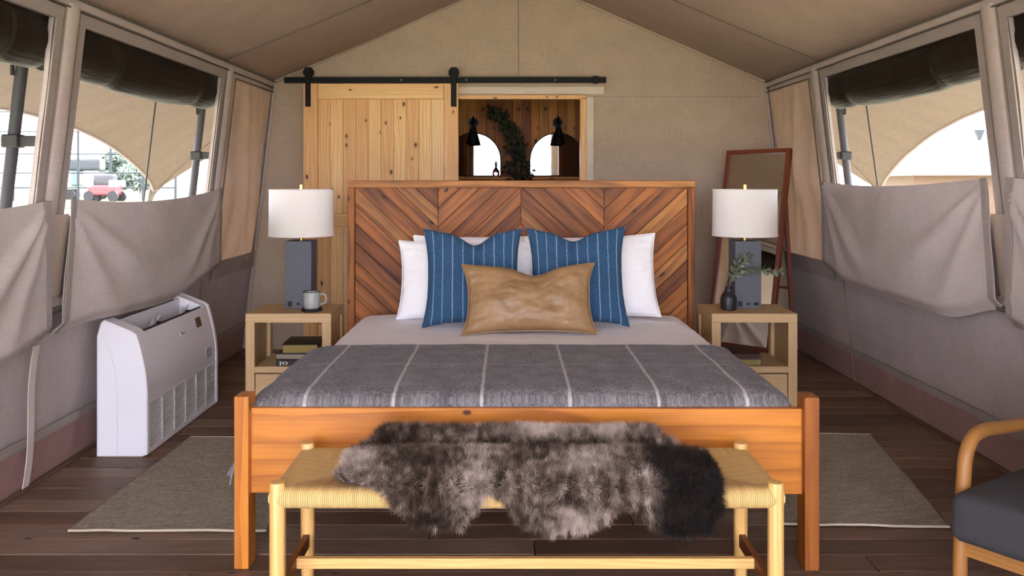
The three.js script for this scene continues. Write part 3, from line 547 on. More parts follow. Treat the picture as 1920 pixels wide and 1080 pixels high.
{
  const G = hex('#918e90'), D = hex('#4f4d50'), Wt = hex('#c4c0c2');
  const map = tex(1536, 768, (a, b, x, y) => {
    const X = (a - 0.5) * 2.4, Z = b * 1.2;
    let c = mix3(D, G, clamp(0.5 + 0.75 * (hash(x, y) - 0.5) + 0.5 * (hash(x >> 1, y >> 1) - 0.5) + 0.4 * nz(X * 71.3, Z * 83.7, 2) + 0.3 * nz(X * 13, Z * 11, 3)));
    const e = 0.003 * nz(Z * 40, 3);
    for (let k = -1; k < 7; k++) { const q = Math.abs(X + e - (-0.792 + 0.316 * k)); c = mix3(c, Wt, (1 - ss(0.005, 0.0075, q)) * (0.75 + 0.5 * nz(X * 300, Z * 200, 7))); }
    for (const zz of [0.47]) c = mix3(c, Wt, 0.6 * (1 - ss(0.002, 0.0045, Math.abs(Z + e - zz))));
    return c;
  }, [1, 1], true, THREE.ClampToEdgeWrapping);
  const mat = phy({ map, bumpMap: heather(['#808080', '#b0b0b0'], 3, 0.15), bumpScale: 0.0012, roughness: 1, sheen: 0.5, sheenColor: col('#a0a0a8'), specularIntensity: 0.1 });
  mat.bumpMap.colorSpace = THREE.NoColorSpace;
  const t = thing('wool_throw', 'grey wool throw with thin white stripes spread over the foot of the bed', 'blanket', onBed(0.067, 0.589, 3.55));
  // the section across the bed, left edge hanging outside the rail
  const prof = [[-1.052, -0.19], [-1.045, -0.12], [-1.03, -0.065], [-1.0, -0.025], [-0.955, 0.002], [-0.9, 0.016], [-0.7, 0.022], [-0.35, 0.024], [0, 0.025], [0.35, 0.024], [0.7, 0.022], [0.9, 0.016], [0.945, -0.004], [0.962, -0.05], [0.966, -0.16]];
  const cv = new THREE.CatmullRomCurve3(prof.map(([x, y]) => new V3(x, y, 0)));
  const run = [[-0.445, 0.002], [-0.44, 0], [-0.2, 0], [0.2, -0.002], [0.36, -0.006], [0.405, -0.016], [0.432, -0.04], [0.438, -0.08]];
  const cz = new THREE.CatmullRomCurve3(run.map(([z, y]) => new V3(0, y, z)));
  const as = range(0, 1, 130), bs = range(0, 1, 46);
  const P = (a, b) => { const p = cv.getPointAt(a), q = cz.getPointAt(b), top = ss(0.0, 0.02, p.y), side = ss(0.93, 1.05, -p.x);
    return [p.x + side * 0.02 * nz(q.z * 9, 2) , p.y + q.y * (p.x < -0.96 ? 0.3 : 1) + top * (0.006 * nz(p.x * 3, q.z * 4, 5) + 0.003 * nz(p.x * 8, q.z * 9, 6)), q.z * (p.x < -0.985 ? 0.84 : 1)]; };
  part(t, 'cloth', sheet([...as], [...bs], (a, b) => P(a, 1 - b), 0.01, undefined, (a, b) => { const p = cv.getPointAt(a), q = cz.getPointAt(1 - b); return [(p.x * 1.0) / 2.4 + 0.5, (0.44 - q.z - q.y * 0.8) / 1.2]; }), mat);
  const fr = [], m2 = std({ color: col('#8b8990'), roughness: 1 });
  for (let i = 0; i < 60; i++) { const b = i / 59, p = P(0, b), l = rr(0.08, 0.12); fr.push(tube([p, [p[0] - 0.012 + rr(-0.01, 0.01), p[1] - l * 0.5, p[2] + rr(-0.008, 0.008)], [p[0] - 0.02 + rr(-0.02, 0.016), p[1] - l, p[2] + rr(-0.02, 0.02)]], 0.0026, 6, 5)); }
  part(t, 'fringe', mg(fr), m2).userData.kind = 'stuff';
}
// ---------------------------------------------------------------- pillows
function pillow(name, label, group, { w, h, t, pos, lean, yaw = 0, roll = 0, chop = 0, ear = 0.06, s = 1, sag = 0.02 }, mat, seam) {
  const o = thing(name, label, name === 'bed_pillow' ? 'pillow' : 'cushion', pos, 0, group);
  const n = 56, pts = (side) => (a, b) => {
    const ca = 1 - ear * (1 - Math.pow(Math.abs(b), 2.4)) * Math.pow(Math.abs(a), 3), cb = 1 - ear * (1 - Math.pow(Math.abs(a), 2.4)) * Math.pow(Math.abs(b), 3);
    let x = a * w / 2 * ca, y = b * h / 2 * cb;
    const k = Math.pow(Math.max(0, 1 - a * a), 0.42) * Math.pow(Math.max(0, 1 - b * b), 0.42), up = ss(-0.2, 1, b);
    const v = bell(a - 0.04 * s, 0.3) * up;
    y -= chop * v * h; 
    let z = t / 2 * k * (1 - 0.25 * b) * (1 - 0.35 * chop * 6 * v);
    z += k * (0.014 * nz(a * 2.2, b * 2.2, s) + 0.007 * nz(a * 6, b * 5, s + 2) + 0.004 * nz(a * 14, b * 9, s + 5)) * (side > 0 ? 1 : 0.5);
    // creases fanning in from the corners and the chop
    const edge = Math.max(Math.abs(a), Math.abs(b)); z += 0.007 * ss(0.5, 0.92, edge) * (1 - ss(0.95, 1, edge)) * nz((Math.abs(a) > Math.abs(b) ? b : a) * 7, edge * 2, s * 3);
    if (chop) z -= 0.018 * bell(a - 0.04 * s - (0.9 - b) * 0.08, 0.035) * ss(0.1, 0.7, b) * k;
    if (seam) z -= 0.003 * bell(a - 0.02, 0.012) * k;
    y -= sag * h * (1 - b) * 0.5 * (1 - a * a) * 0; 
    return [x, y, side * z];
  };
  const grid = [...range(-1, 1, n)].map((q) => Math.sign(q) * Math.pow(Math.abs(q), 0.85));
  const mk = (side) => { const g = sheetFace(side > 0 ? grid : [...grid].reverse(), grid, pts(side), (a, b) => [a * w / 2, b * h / 2]); return g; };
  const body = part(o, 'cover', mg([mk(1), mk(-1)]), mat);
  const eg = []; for (const [f, r] of [[(q) => [q, -1], 0], [(q) => [1, q], 0], [(q) => [-q, 1], 0], [(q) => [-1, -q], 0]]) for (const q of grid.slice(0, -1)) eg.push(pts(1)(...f(q)));
  const ps = part(o, 'edge_seam', tube(eg, seam ? 0.004 : 0.003, 220, 6, true), mat);
  if (seam) part(o, 'centre_seam', tube(range(-0.97, 0.93, 26).map((b) => { const p = pts(1)(0.02, b); return [p[0], p[1], p[2] + 0.0005]; }), 0.0016, 60, 5), mat);
  o.rotation.set(-lean, yaw, roll, 'YXZ');
  return o;
}
function sheetFace(as, bs, fn, uvf) {
  const na = as.length, P = [], U = [], I = [];
  for (let j = 0; j < bs.length; j++) for (let i = 0; i < na; i++) { P.push(...fn(as[i], bs[j])); U.push(...uvf(as[i], bs[j])); }
  for (let j = 0; j < bs.length - 1; j++) for (let i = 0; i < na - 1; i++) { const a = j * na + i; I.push(a, a + 1, a + na + 1, a, a + na + 1, a + na); }
  const g = new THREE.BufferGeometry(); g.setAttribute('position', new THREE.Float32BufferAttribute(P, 3)); g.setAttribute('uv', new THREE.Float32BufferAttribute(U, 2)); g.setIndex(I); g.computeVertexNormals(); return g;
}
const stripeT = (() => { const B = hex('#3d5f80'), D = hex('#294560'), W = hex('#b7c6d6'); return tex(768, 768, (a, b) => {
  const X = a * 0.6, Y = b * 0.6; let c = mix3(D, B, clamp(0.6 + 0.7 * nz(X * 300, Y * 90, 1) + 0.6 * nz(X * 110, Y * 500, 2)));
  const q = Math.abs((((X + 0.002 * nz(Y * 30, 5)) / 0.055) % 1) - 0.5) * 0.055, k = Math.floor(X / 0.055) % 2; return mix3(c, W, (1 - ss(k ? 0.0012 : 0.0022, 0.0042, q)) * clamp(0.45 + 0.2 * k + 0.5 * nz(X * 500, Y * 160, 4))); }, [0.6, 0.6]); })();
stripeT.offset.set(0.5, 0.5);
M.stripe = phy({ map: stripeT, bumpMap: weaveBump, bumpScale: 0.0006, roughness: 0.95, specularIntensity: 0.2, sheen: 0.2, sheenColor: col('#8fa6c0') });
const leatherT = (() => { const A = hex('#9a7a55'), B = hex('#7f6040'), C = hex('#b09068'); return tex(512, 512, (a, b) => { let c = mix3(A, B, clamp(0.4 + 0.45 * nz(a * 7, b * 9, 2) + 0.35 * nz(a * 30, b * 34, 3))); return mix3(c, C, clamp(0.4 * nz(a * 5 + 3, b * 4, 9) + 0.12)); }, [0.8, 0.8], true, THREE.MirroredRepeatWrapping); })();
M.leather = phy({ map: leatherT, bumpMap: clothBump, bumpScale: 0.001, roughness: 0.5, clearcoat: 0.08, clearcoatRoughness: 0.4 });
pillow('bed_pillow', 'white bed pillow behind another white pillow at the left of the headboard', null, { w: 0.78, h: 0.45, t: 0.13, pos: [-0.16, 0.825, -5.04], lean: 0.22, s: 3, ear: 0.06 }, M.pillow);
pillow('bed_pillow', 'white bed pillow in front of a second one behind the left blue cushion', null, { w: 0.78, h: 0.44, t: 0.18, pos: [-0.225, 0.812, -4.875], lean: 0.26, s: 5, ear: 0.07 }, M.pillow);
pillow('bed_pillow', 'white bed pillow behind the right blue striped cushion', null, { w: 0.74, h: 0.47, t: 0.2, pos: [0.47, 0.828, -4.885], lean: 0.26, roll: 0.03, s: 8, ear: 0.07 }, M.pillow);
pillow('striped_cushion', 'square blue cushion with white stripes, the left of the pair', null, { w: 0.53, h: 0.53, t: 0.18, pos: [-0.185, 0.852, -4.63], lean: 0.3, yaw: 0.05, chop: 0.12, ear: 0.12, s: 1 }, M.stripe);
pillow('striped_cushion', 'square blue cushion with white stripes, the right of the pair', null, { w: 0.53, h: 0.535, t: 0.18, pos: [0.368, 0.855, -4.64], lean: 0.3, yaw: -0.05, roll: 0.02, chop: 0.09, ear: 0.12, s: -1.4 }, M.stripe);
pillow('leather_cushion', 'long tan leather cushion in front of the blue striped cushions', null, { w: 0.675, h: 0.36, t: 0.16, pos: [0.105, 0.772, -4.38], lean: 0.34, roll: 0.012, chop: 0.13, ear: 0.11, s: 2.4 }, M.leather, true);

// ---------------------------------------------------------------- night stands, lamps and what stands on them
function nightstand(x, label) {
  const W = 0.47, D = 0.375, H = 0.633, f = 0.05, t = thing('nightstand', label, 'nightstand', [x, 0, -4.8 - D / 2]);
  part(t, 'top', bx(W, f, D, 0, H - f / 2, 0, 0, 0.002), M.greyOak);
  for (const s of [-1, 1]) {
    for (const z of [-1, 1]) part(t, 'leg', bx(f, H - f, f, s * (W / 2 - f / 2), (H - f) / 2, z * (D / 2 - f / 2), 1, 0.002), M.greyOak);
    part(t, 'side_panel', bx(0.016, H - f - 0.08, D - 2 * f, s * (W / 2 - 0.02), (H - f + 0.08) / 2, 0, 1, 0.002), M.greyOak);
  }
  part(t, 'shelf', bx(W - 2 * f, 0.035, D, 0, 0.325, 0, 0, 0.002), M.greyOak);
  const dr = part(t, 'drawer', bx(W - 2 * f - 0.006, 0.19, 0.3, 0, 0.205, 0.03, 0, 0.002), M.greyOak);
  part(dr, 'handle', bx(0.1, 0.012, 0.02, 0, 0.215, 0.187, 0, 0.003), M.brass);
  part(t, 'bottom_rail', bx(W - 2 * f, 0.04, 0.03, 0, 0.085, D / 2 - 0.02, 0, 0.002), M.greyOak);
  return t;
}
nightstand(-1.205, 'pale oak nightstand with an open shelf, a mug and lamp on it'); nightstand(1.355, 'pale oak nightstand with an open shelf, a lamp and small vase on it');
const shadeT = heather(['#ebe5dc', '#fbf8f4'], 31, 0.3, 0.35);
M.shade = phy({ map: shadeT, roughness: 0.95, transmission: 0.3, side: THREE.DoubleSide }); M.lampBase = std({ map: heather(['#4c4f57', '#656870'], 33, 0.4, 0.35), roughness: 0.75 });
function lamp(x, turn, label) {
  const H = 0.633, t = thing('table_lamp', label, 'lamp', [x, H, -5.07], turn);
  const base = part(t, 'base', bx(0.15, 0.384, 0.15, 0, 0.192, 0, 1, 0.003), M.lampBase);
  part(base, 'switch', bx(0.026, 0.03, 0.006, -0.047, 0.026, 0.076, 1, 0.001), M.blackMatte);
  part(base, 'port', bx(0.019, 0.014, 0.005, 0.0, 0.026, 0.076, 0, 0.001), M.blackMatte);
  part(base, 'outlet', mg([bx(0.03, 0.018, 0.005, 0.045, 0.026, 0.076, 0, 0.001)]), M.blackMatte);
  part(t, 'stem', mg([cyl(0.009, 0.011, 0.1, 0, 0.43, 0, 20), cyl(0.003, 0.003, 0.3, 0, 0.55, 0, 10)]), M.brass);
  part(t, 'shade', sheet(range(0, Math.PI * 2, 72), range(0, 1, 8), (a, b) => { const r = mixn(0.1845, 0.181, b) + 0.0012 * Math.exp(-Math.min(b, 1 - b) * 60); return [r * Math.cos(a), 0.41 + 0.269 * b, -r * Math.sin(a)]; }, 0.0022, undefined, (a, b) => [a * 0.183, b * 0.27]), M.shade);
  for (const [y, r] of [[0.412, 0.1845], [0.677, 0.181]]) part(t, 'shade_trim', new THREE.TorusGeometry(r, 0.0026, 8, 72).rotateX(Math.PI / 2).translate(0, y, 0), M.shade);
  part(t, 'spider', mg([0, 1, 2].map((k) => { const a = k * 2.094; return bar([0, 0.668, 0], [0.18 * Math.cos(a), 0.672, 0.18 * Math.sin(a)], 0.002, 6); })), M.brass);
  part(t, 'finial', cyl(0.008, 0.009, 0.038, 0, 0.69, 0, 18), M.brass);
  part(t, 'bulb', lathe([[0, 0.46], [0.014, 0.46], [0.02, 0.5], [0.03, 0.54], [0.022, 0.58], [0, 0.59]], 18), M.white);
  return t;
}
lamp(-1.197, 0.0, 'grey block table lamp with a white drum shade behind the mug'); lamp(1.374, 0.0, 'grey block table lamp with a white drum shade in front of the leaning mirror');
{
  const c = thing('coaster', 'dark round coaster under the pale mug', 'coaster', [-1.098, 0.633, -4.9]); part(c, 'disc', lathe([[0, 0], [0.055, 0], [0.058, 0.004], [0.058, 0.01], [0.054, 0.013], [0, 0.012]], 40), M.blackMatte);
  part(c, 'rim', new THREE.TorusGeometry(0.055, 0.003, 8, 40).rotateX(Math.PI / 2).translate(0, 0.0125, 0), M.blackMatte);
  const t = thing('mug', 'pale grey stoneware mug with a dark rim on the coaster', 'mug', [-1.098, 0.646, -4.9]);
  const mm = std({ map: heather(['#8f9492', '#a9adaa'], 37, 0.2, 0.3), roughness: 0.35 });
  part(t, 'body', lathe([[0, 0], [0.036, 0], [0.043, 0.006], [0.047, 0.03], [0.0475, 0.092], [0.046, 0.095], [0.0435, 0.094], [0.043, 0.03], [0.03, 0.008], [0, 0.007]], 48), mm);
  part(t, 'rim', new THREE.TorusGeometry(0.0458, 0.0019, 8, 48).rotateX(Math.PI / 2).translate(0, 0.0945, 0), M.clampM);
  part(t, 'handle', tube([[0.045, 0.078, 0], [0.07, 0.082, 0.004], [0.082, 0.06, 0.006], [0.076, 0.034, 0.004], [0.046, 0.024, 0]], 0.006, 30, 10), mm);
}
{
  const t = thing('vase', 'small dark bottle shaped vase holding a leafy sprig', 'vase', [1.248, 0.633, -4.94]);
  part(t, 'body', lathe([[0, 0], [0.038, 0], [0.044, 0.006], [0.0455, 0.03], [0.0445, 0.07], [0.036, 0.092], [0.02, 0.104], [0.0175, 0.116], [0.02, 0.126], [0.0165, 0.127], [0.014, 0.11], [0, 0.1]], 44), std({ map: heather(['#1b1a1c', '#39373a'], 41, 0.2, 0.5), roughness: 0.4, metalness: 0.3 }));
  const sp = thing('leafy_sprig', 'green leafy sprig leaning right out of the dark vase', 'sprig', [1.248, 0.75, -4.94]);
  const lm = ['#6d7a62', '#596852', '#86907a', '#4d5a46'].map((c) => phy({ color: col(c), roughness: 0.6, transmission: 0.2, side: THREE.DoubleSide }));
  const lg = sheetFace(range(-1, 1, 4), range(0, 1, 6), (a, b) => { const w = 0.26 * Math.pow(Math.sin(Math.PI * Math.pow(b, 0.8)), 0.9); return [a * w, b, 0.06 * a * a - 0.12 * b * b]; }, (a, b) => [a, b]);
  const stems = [[[0, 0, 0], [0.02, 0.06, 0.01], [0.07, 0.1, 0.02], [0.15, 0.11, 0.03], [0.24, 0.105, 0.02], [0.285, 0.1, 0.02]], [[0, 0, 0], [0.015, 0.07, 0], [0.03, 0.12, 0], [0.065, 0.17, 0.01], [0.12, 0.19, 0.01]], [[0, 0, 0], [0.02, 0.08, 0.02], [0.06, 0.14, 0.03], [0.09, 0.16, 0.04]]];
  const X = new V3(), Y = new V3(), Z = new V3(), m4 = new THREE.Matrix4();
  stems.forEach((s, k) => {
    const st = part(sp, 'stem', tube(s, 0.002, 30, 6), M.deck[0]), cv = new THREE.CatmullRomCurve3(s.map((p) => new V3(...p))), n = [34, 22, 16][k];
    for (let i = 0; i < n; i++) {
      const u = mixn(0.25, 1, i / (n - 1)), p = cv.getPointAt(u), tan = cv.getTangentAt(u), a = i * 2.4 + rr(-0.4, 0.4), side = new V3(Math.cos(a), Math.sin(a), 0).applyQuaternion(new THREE.Quaternion().setFromUnitVectors(new V3(0, 0, 1), tan));
      Y.copy(tan).multiplyScalar(rr(0.5, 0.9)).addScaledVector(side, 0.8).normalize(); X.set(rr(-1, 1), rr(-1, 1), rr(-1, 1)).cross(Y).normalize(); Z.crossVectors(X, Y);
      const l = part(st, 'leaf', lg, lm[Math.floor(rnd() * 4)]), L = rr(0.028, 0.045);
      m4.makeBasis(X, Y, Z); l.quaternion.setFromRotationMatrix(m4); l.position.copy(p); l.scale.set(L, L, L);
    }
  });
}
function book(name, label, group, pos, [w, h, d], turn, c, pageC, letters) {
  const t = thing(name, label, 'book', pos, turn, group), cm = std({ color: col(c), roughness: 0.6 });
  part(t, 'pages', bx(w - 0.012, h - 0.007, d - 0.014, 0, h / 2, 0.0, 0, 0.001), std({ color: col(pageC), roughness: 0.9 }));
  part(t, 'cover', mg([bx(w, 0.003, d, 0, 0.0015, 0, 0, 0.001), bx(w, 0.003, d, 0, h - 0.0015, 0, 0, 0.001), bx(w, h, 0.004, 0, h / 2, -d / 2 + 0.002, 0, 0.0015)]), cm);
  if (letters) {
    const cv = document.createElement('canvas'); cv.width = 256; cv.height = 64; const x = cv.getContext('2d'); x.fillStyle = c; x.fillRect(0, 0, 256, 64); x.fillStyle = '#d8d4cc'; x.font = 'bold 56px serif'; x.fillText(letters, 8, 54);
    const tx = new THREE.CanvasTexture(cv); tx.colorSpace = THREE.SRGBColorSpace;
    const g = new THREE.PlaneGeometry(w * 0.9, h * 0.92); g.translate(0, h / 2, d / 2 + 0.0004); part(t, 'title', g, std({ map: tx, roughness: 0.6 }));
    part(t, 'spine', bx(w, h, 0.004, 0, h / 2, d / 2 - 0.002, 0, 0.0015), cm);
  }
  return t;
}
book('book', 'lowest dark book in the left nightstand with white letters on its spine', null, [-1.17, 0.343, -4.96], [0.22, 0.03, 0.28], 0.02, '#1b1616', '#8d8576', 'JO');
book('book', 'middle dark book of the stack in the left nightstand', null, [-1.165, 0.374, -4.97], [0.235, 0.032, 0.28], -0.03, '#4a3d3c', '#8d8576');
book('book', 'thick topmost book in the left nightstand, dark cover over yellowed pages', null, [-1.155, 0.407, -4.96], [0.2, 0.05, 0.26], 0.05, '#171310', '#8c7a45');
book('book', 'lower pale paged book in the right nightstand', null, [1.3, 0.343, -4.94], [0.2, 0.035, 0.24], 0.03, '#7d7148', '#8d8050');
book('book', 'dark red book lying on a paler one in the right nightstand', null, [1.295, 0.379, -4.95], [0.21, 0.028, 0.25], -0.04, '#3a1512', '#a58e70', 'S');
{ const o = part(scene, 'lamp_cord', tube([[-1.19, 0.638, -5.15], [-1.17, 0.645, -5.19], [-1.08, 0.56, -5.23], [-1.045, 0.45, -5.24], [-1.05, 0.3, -5.26], [-1.1, 0.01, -5.3]], 0.003, 50, 6), M.blackMatte); tag(o, 'thin black lamp cord hanging down behind the left nightstand', 'cord'); }

// ---------------------------------------------------------------- leaning mirror
{
  const t = thing('floor_mirror', 'tall mahogany framed mirror leaning on its back leg in the right corner', 'mirror', [1.70, 0, -6.50]);
  const U = new V3(0.225, 1.489, -0.245).normalize(), W0 = new V3(0.378, 0, 0.397).normalize(), N = new V3().crossVectors(W0, U).normalize(), W = new V3().crossVectors(U, N).normalize();
  const g = new THREE.Group(), w = 0.548, h = 1.64, f = 0.034;
  const mat4 = new THREE.Matrix4().makeBasis(W, U, N), put = (m) => { m.applyMatrix4 ? m.applyMatrix4(mat4) : 0; return m; };
  const P = (geo) => geo.applyMatrix4(mat4);
  for (const s of [-1, 1]) part(t, 'stile', P(bx(f, h, 0.04, s * (w / 2 - f / 2), h / 2, 0, 1)), M.mahogany);
  for (const y of [h - f / 2, 0.13]) part(t, 'rail', P(bx(w - 2 * f, f, 0.038, 0, y, 0, 0)), M.mahogany);
  part(t, 'glass', P(bx(w - 2 * f + 0.004, h - f - 0.13, 0.006, 0, (h - f + 0.13) / 2, 0.004, 1, 0.001)), M.mirror);
  part(t, 'backing', P(bx(w - 2 * f + 0.004, h - f - 0.13, 0.006, 0, (h - f + 0.13) / 2, -0.006, 1, 0.001)), M.blackMatte);
  for (const s of [-1, 1]) {
    const top = W.clone().multiplyScalar(s * 0.22).addScaledVector(U, 1.42).addScaledVector(N, -0.03), foot = W.clone().multiplyScalar(s * 0.22).add(new V3(0.3, 0, -0.22));
    const d = top.clone().sub(foot), b = bx(0.028, d.length(), 0.028, 0, d.length() / 2, 0, 1); b.applyQuaternion(new THREE.Quaternion().setFromUnitVectors(new V3(0, 1, 0), d.clone().normalize())); b.translate(foot.x, Math.max(foot.y, 0) , foot.z);
    part(t, 'back_leg', b, M.mahogany);
  }
  const q = W.clone().multiplyScalar(-0.22), q2 = W.clone().multiplyScalar(0.22), mid = (s) => s.clone().add(new V3(0.3, 0, -0.22)).lerp(s.clone().addScaledVector(U, 1.42), 0.4);
  part(t, 'cross_bar', bar(mid(q).toArray(), mid(q2).toArray(), 0.009, 8), M.mahogany);
}

// ---------------------------------------------------------------- air conditioner
{
  const L = 1.05, t = thing('air_conditioner', 'white floor standing air conditioner with a slotted grille along the left wall', 'air conditioner', [-1.905, 0, -4.845]);
  // section seen from the near end: x to the room, y up
  const prof = (o = 0) => { const p = [[-0.122 - o, 0], [-0.122 - o, 0.595], [-0.105, 0.66 + o], [-0.09, 0.672 + o], [0.045, 0.618 + o], [0.068 + o, 0.6 + o]]; for (let i = 1; i <= 8; i++) { const a = i / 8; p.push([0.07 + o + 0.053 * Math.sin(a * Math.PI / 2), 0.6 - 0.3 * a]); } p.push([0.123 + o, 0.01], [0.1, 0]); return p; };
  const sec = prof(), endCap = (z) => toCreasedNormals(extrude(prof(0.003), 0.03, 0.006), 0.5).translate(0, 0, z);
  part(t, 'end_cap', endCap(L / 2 - 0.03), M.white); part(t, 'end_cap', endCap(-L / 2), M.white);
  part(t, 'end_seam', tube([[-0.1, 0.6, 0], [-0.085, 0.59, 0], [-0.06, 0.53, 0], [-0.03, 0.42, 0], [-0.022, 0.3, 0], [-0.02, 0.01, 0]].map(([x, y]) => [x, y, L / 2 + 0.005]), 0.0028, 40, 6), M.whiteDull);
  const solid = [[-0.122, 0], [-0.122, 0.595], [-0.105, 0.66], [-0.09, 0.672], [0.045, 0.618], [0.066, 0.6]]; for (let i = 1; i <= 8; i++) { const a = i / 8; solid.push([0.068 + 0.053 * Math.sin(a * Math.PI / 2), 0.6 - 0.3 * a]); } solid.push([0.119, 0.265], [0.09, 0.265], [0.09, 0]);
  for (const z of [L / 2 - 0.105, -L / 2 + 0.035]) part(t, 'top_cover', toCreasedNormals(extrude(solid, 0.07, 0), 0.5).translate(0, 0, z), M.white);
  const Lb = L - 0.068, Lt = L - 0.21, body = [[-0.122, 0], [-0.122, 0.63], [-0.108, 0.645], [-0.1, 0.64], [-0.1, 0.5], [0.05, 0.44], [0.05, 0.6], [0.066, 0.6]]; for (let i = 1; i <= 8; i++) { const a = i / 8; body.push([0.068 + 0.053 * Math.sin(a * Math.PI / 2), 0.6 - 0.3 * a]); }
  body.push([0.119, 0.265], [0.09, 0.265], [0.09, 0]);
  part(t, 'body', toCreasedNormals(extrude(body, Lt, 0), 0.5).translate(0, 0, -Lt / 2), M.white);
  part(t, 'outlet_vane', bx(0.006, 0.16, Lt - 0.03, -0.07, 0.575, 0, 2, 0.002).translate(0, 0, 0), M.whiteDull);
  part(t, 'outlet_tray', bx(0.14, 0.01, Lt, -0.025, 0.48, 0, 2, 0.002), M.whiteDull);
  for (const z of [0.08, -0.36]) { part(t, 'air_flap', sheet(range(-1, 1, 6), range(0, 1, 4), (a, b) => [-0.06 + 0.05 * b, 0.53 + 0.075 * b + 0.02 * a * a, z + 0.05 * a * b], 0.004), M.white); part(t, 'flap_bracket', bx(0.05, 0.07, 0.03, -0.005, 0.55, z - 0.06, 1, 0.006), M.black); }
  part(t, 'outlet_lip', bx(0.012, 0.012, Lt, 0.052, 0.601, 0, 2, 0.003), M.clampM);
  part(t, 'grille_frame', mg([bx(0.012, 0.012, Lb, 0.117, 0.26, 0, 2), bx(0.012, 0.03, Lb, 0.117, 0.02, 0, 2), ...range(-Lb / 2, Lb / 2, 6).map((z) => bx(0.012, 0.25, 0.012, 0.117, 0.14, z, 1))]), M.white);
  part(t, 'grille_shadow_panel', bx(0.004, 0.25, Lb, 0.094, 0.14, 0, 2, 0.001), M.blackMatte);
  const cw = Lb / 6, sg = bx(0.01, 0.0062, cw - 0.012, 0, 0, 0, 2, 0.0015);
  for (let c = 0; c < 6; c++) for (let k = 0; k < 21; k++) { const s = part(t, 'slat', sg, M.white); s.position.set(0.117, 0.043 + k * 0.0102, -Lb / 2 + cw * (c + 0.5)); s.rotation.z = 0.15; }
  // display window, maker's mark, sticker: they lie on the bulging front
  const fx = (y) => 0.068 + 0.053 * Math.sin(clamp((0.6 - y) / 0.3) * Math.PI / 2);
  const onFront = (y0, y1, z0, z1, off) => sheet(range(z1, z0, 2), range(y0, y1, 4), (z, y) => [fx(y) + off, y, z], 0.002, undefined, (z, y) => [(z1 - z) / (z1 - z0), (y - y0) / (y1 - y0)]);
  part(t, 'display', onFront(0.505, 0.56, -0.33, -0.25, 0.003), phy({ color: col('#1c1716'), roughness: 0.15, clearcoat: 1 }));
  const paint = (w, h, f) => { const c = document.createElement('canvas'); c.width = w; c.height = h; const x = c.getContext('2d'); x.fillStyle = '#dedde3'; x.fillRect(0, 0, w, h); f(x); const q = new THREE.CanvasTexture(c); q.colorSpace = THREE.SRGBColorSpace; return std({ map: q, roughness: 0.4 }); };
  part(t, 'emblem', onFront(0.5, 0.53, -0.08, 0.0, 0.0022), paint(256, 96, (x) => { x.fillStyle = '#2c3038'; x.beginPath(); x.moveTo(14, 12); x.quadraticCurveTo(60, 0, 66, 40); x.quadraticCurveTo(96, 44, 92, 84); x.quadraticCurveTo(40, 92, 34, 44); x.closePath(); x.fill(); x.fillStyle = '#6d6f78'; for (let i = 0; i < 5; i++) x.fillRect(112 + i * 26, 42 + (i % 2) * 6, 18, 34 - (i % 2) * 6); }));
  part(t, 'sticker', onFront(0.31, 0.375, -0.42, -0.33, 0.0022), paint(256, 192, (x) => { x.fillStyle = '#a8a4ac'; x.fillRect(0, 0, 256, 192); x.fillStyle = '#dcdade'; x.fillRect(0, 0, 256, 30); x.fillStyle = '#77747c'; for (let r = 0; r < 6; r++) for (let i = 0; i < 9; i++) if ((i * 7 + r * 5) % 4) x.fillRect(12 + i * 27, 48 + r * 23, 20, 9); }));
}

// ---------------------------------------------------------------- rugs
const rugMap = (lo, hi, s) => { const A = hex(lo), B = hex(hi); return tex(768, 768, (a, b, x, y) => { const row = Math.floor(b * 100), ph = (row % 2) * 0.5, k = 0.5 + 0.5 * Math.sin((a * 110 + ph) * Math.PI * 2); const v = 0.45 + 0.35 * nz(a * 60, row * 3.3, s) + 0.35 * (k - 0.5) + 0.3 * nz(a * 9, row * 1.7, s + 3) - 0.35 * Math.pow(Math.abs(((b * 100) % 1) - 0.5) * 2, 3); return mix3(A, B, clamp(v)); }, [0.9, 0.9]); };
const rugBump = tex(512, 512, (a, b) => { const row = Math.floor(b * 64), k = 0.5 + 0.5 * Math.sin((a * 55 + (row % 2) * 0.5) * Math.PI * 2), q = 1 - Math.pow(Math.abs(((b * 64) % 1) - 0.5) * 2, 2), v = 255 * q * (0.5 + 0.5 * k); return [v, v, v]; }, [0.45, 0.45], false);
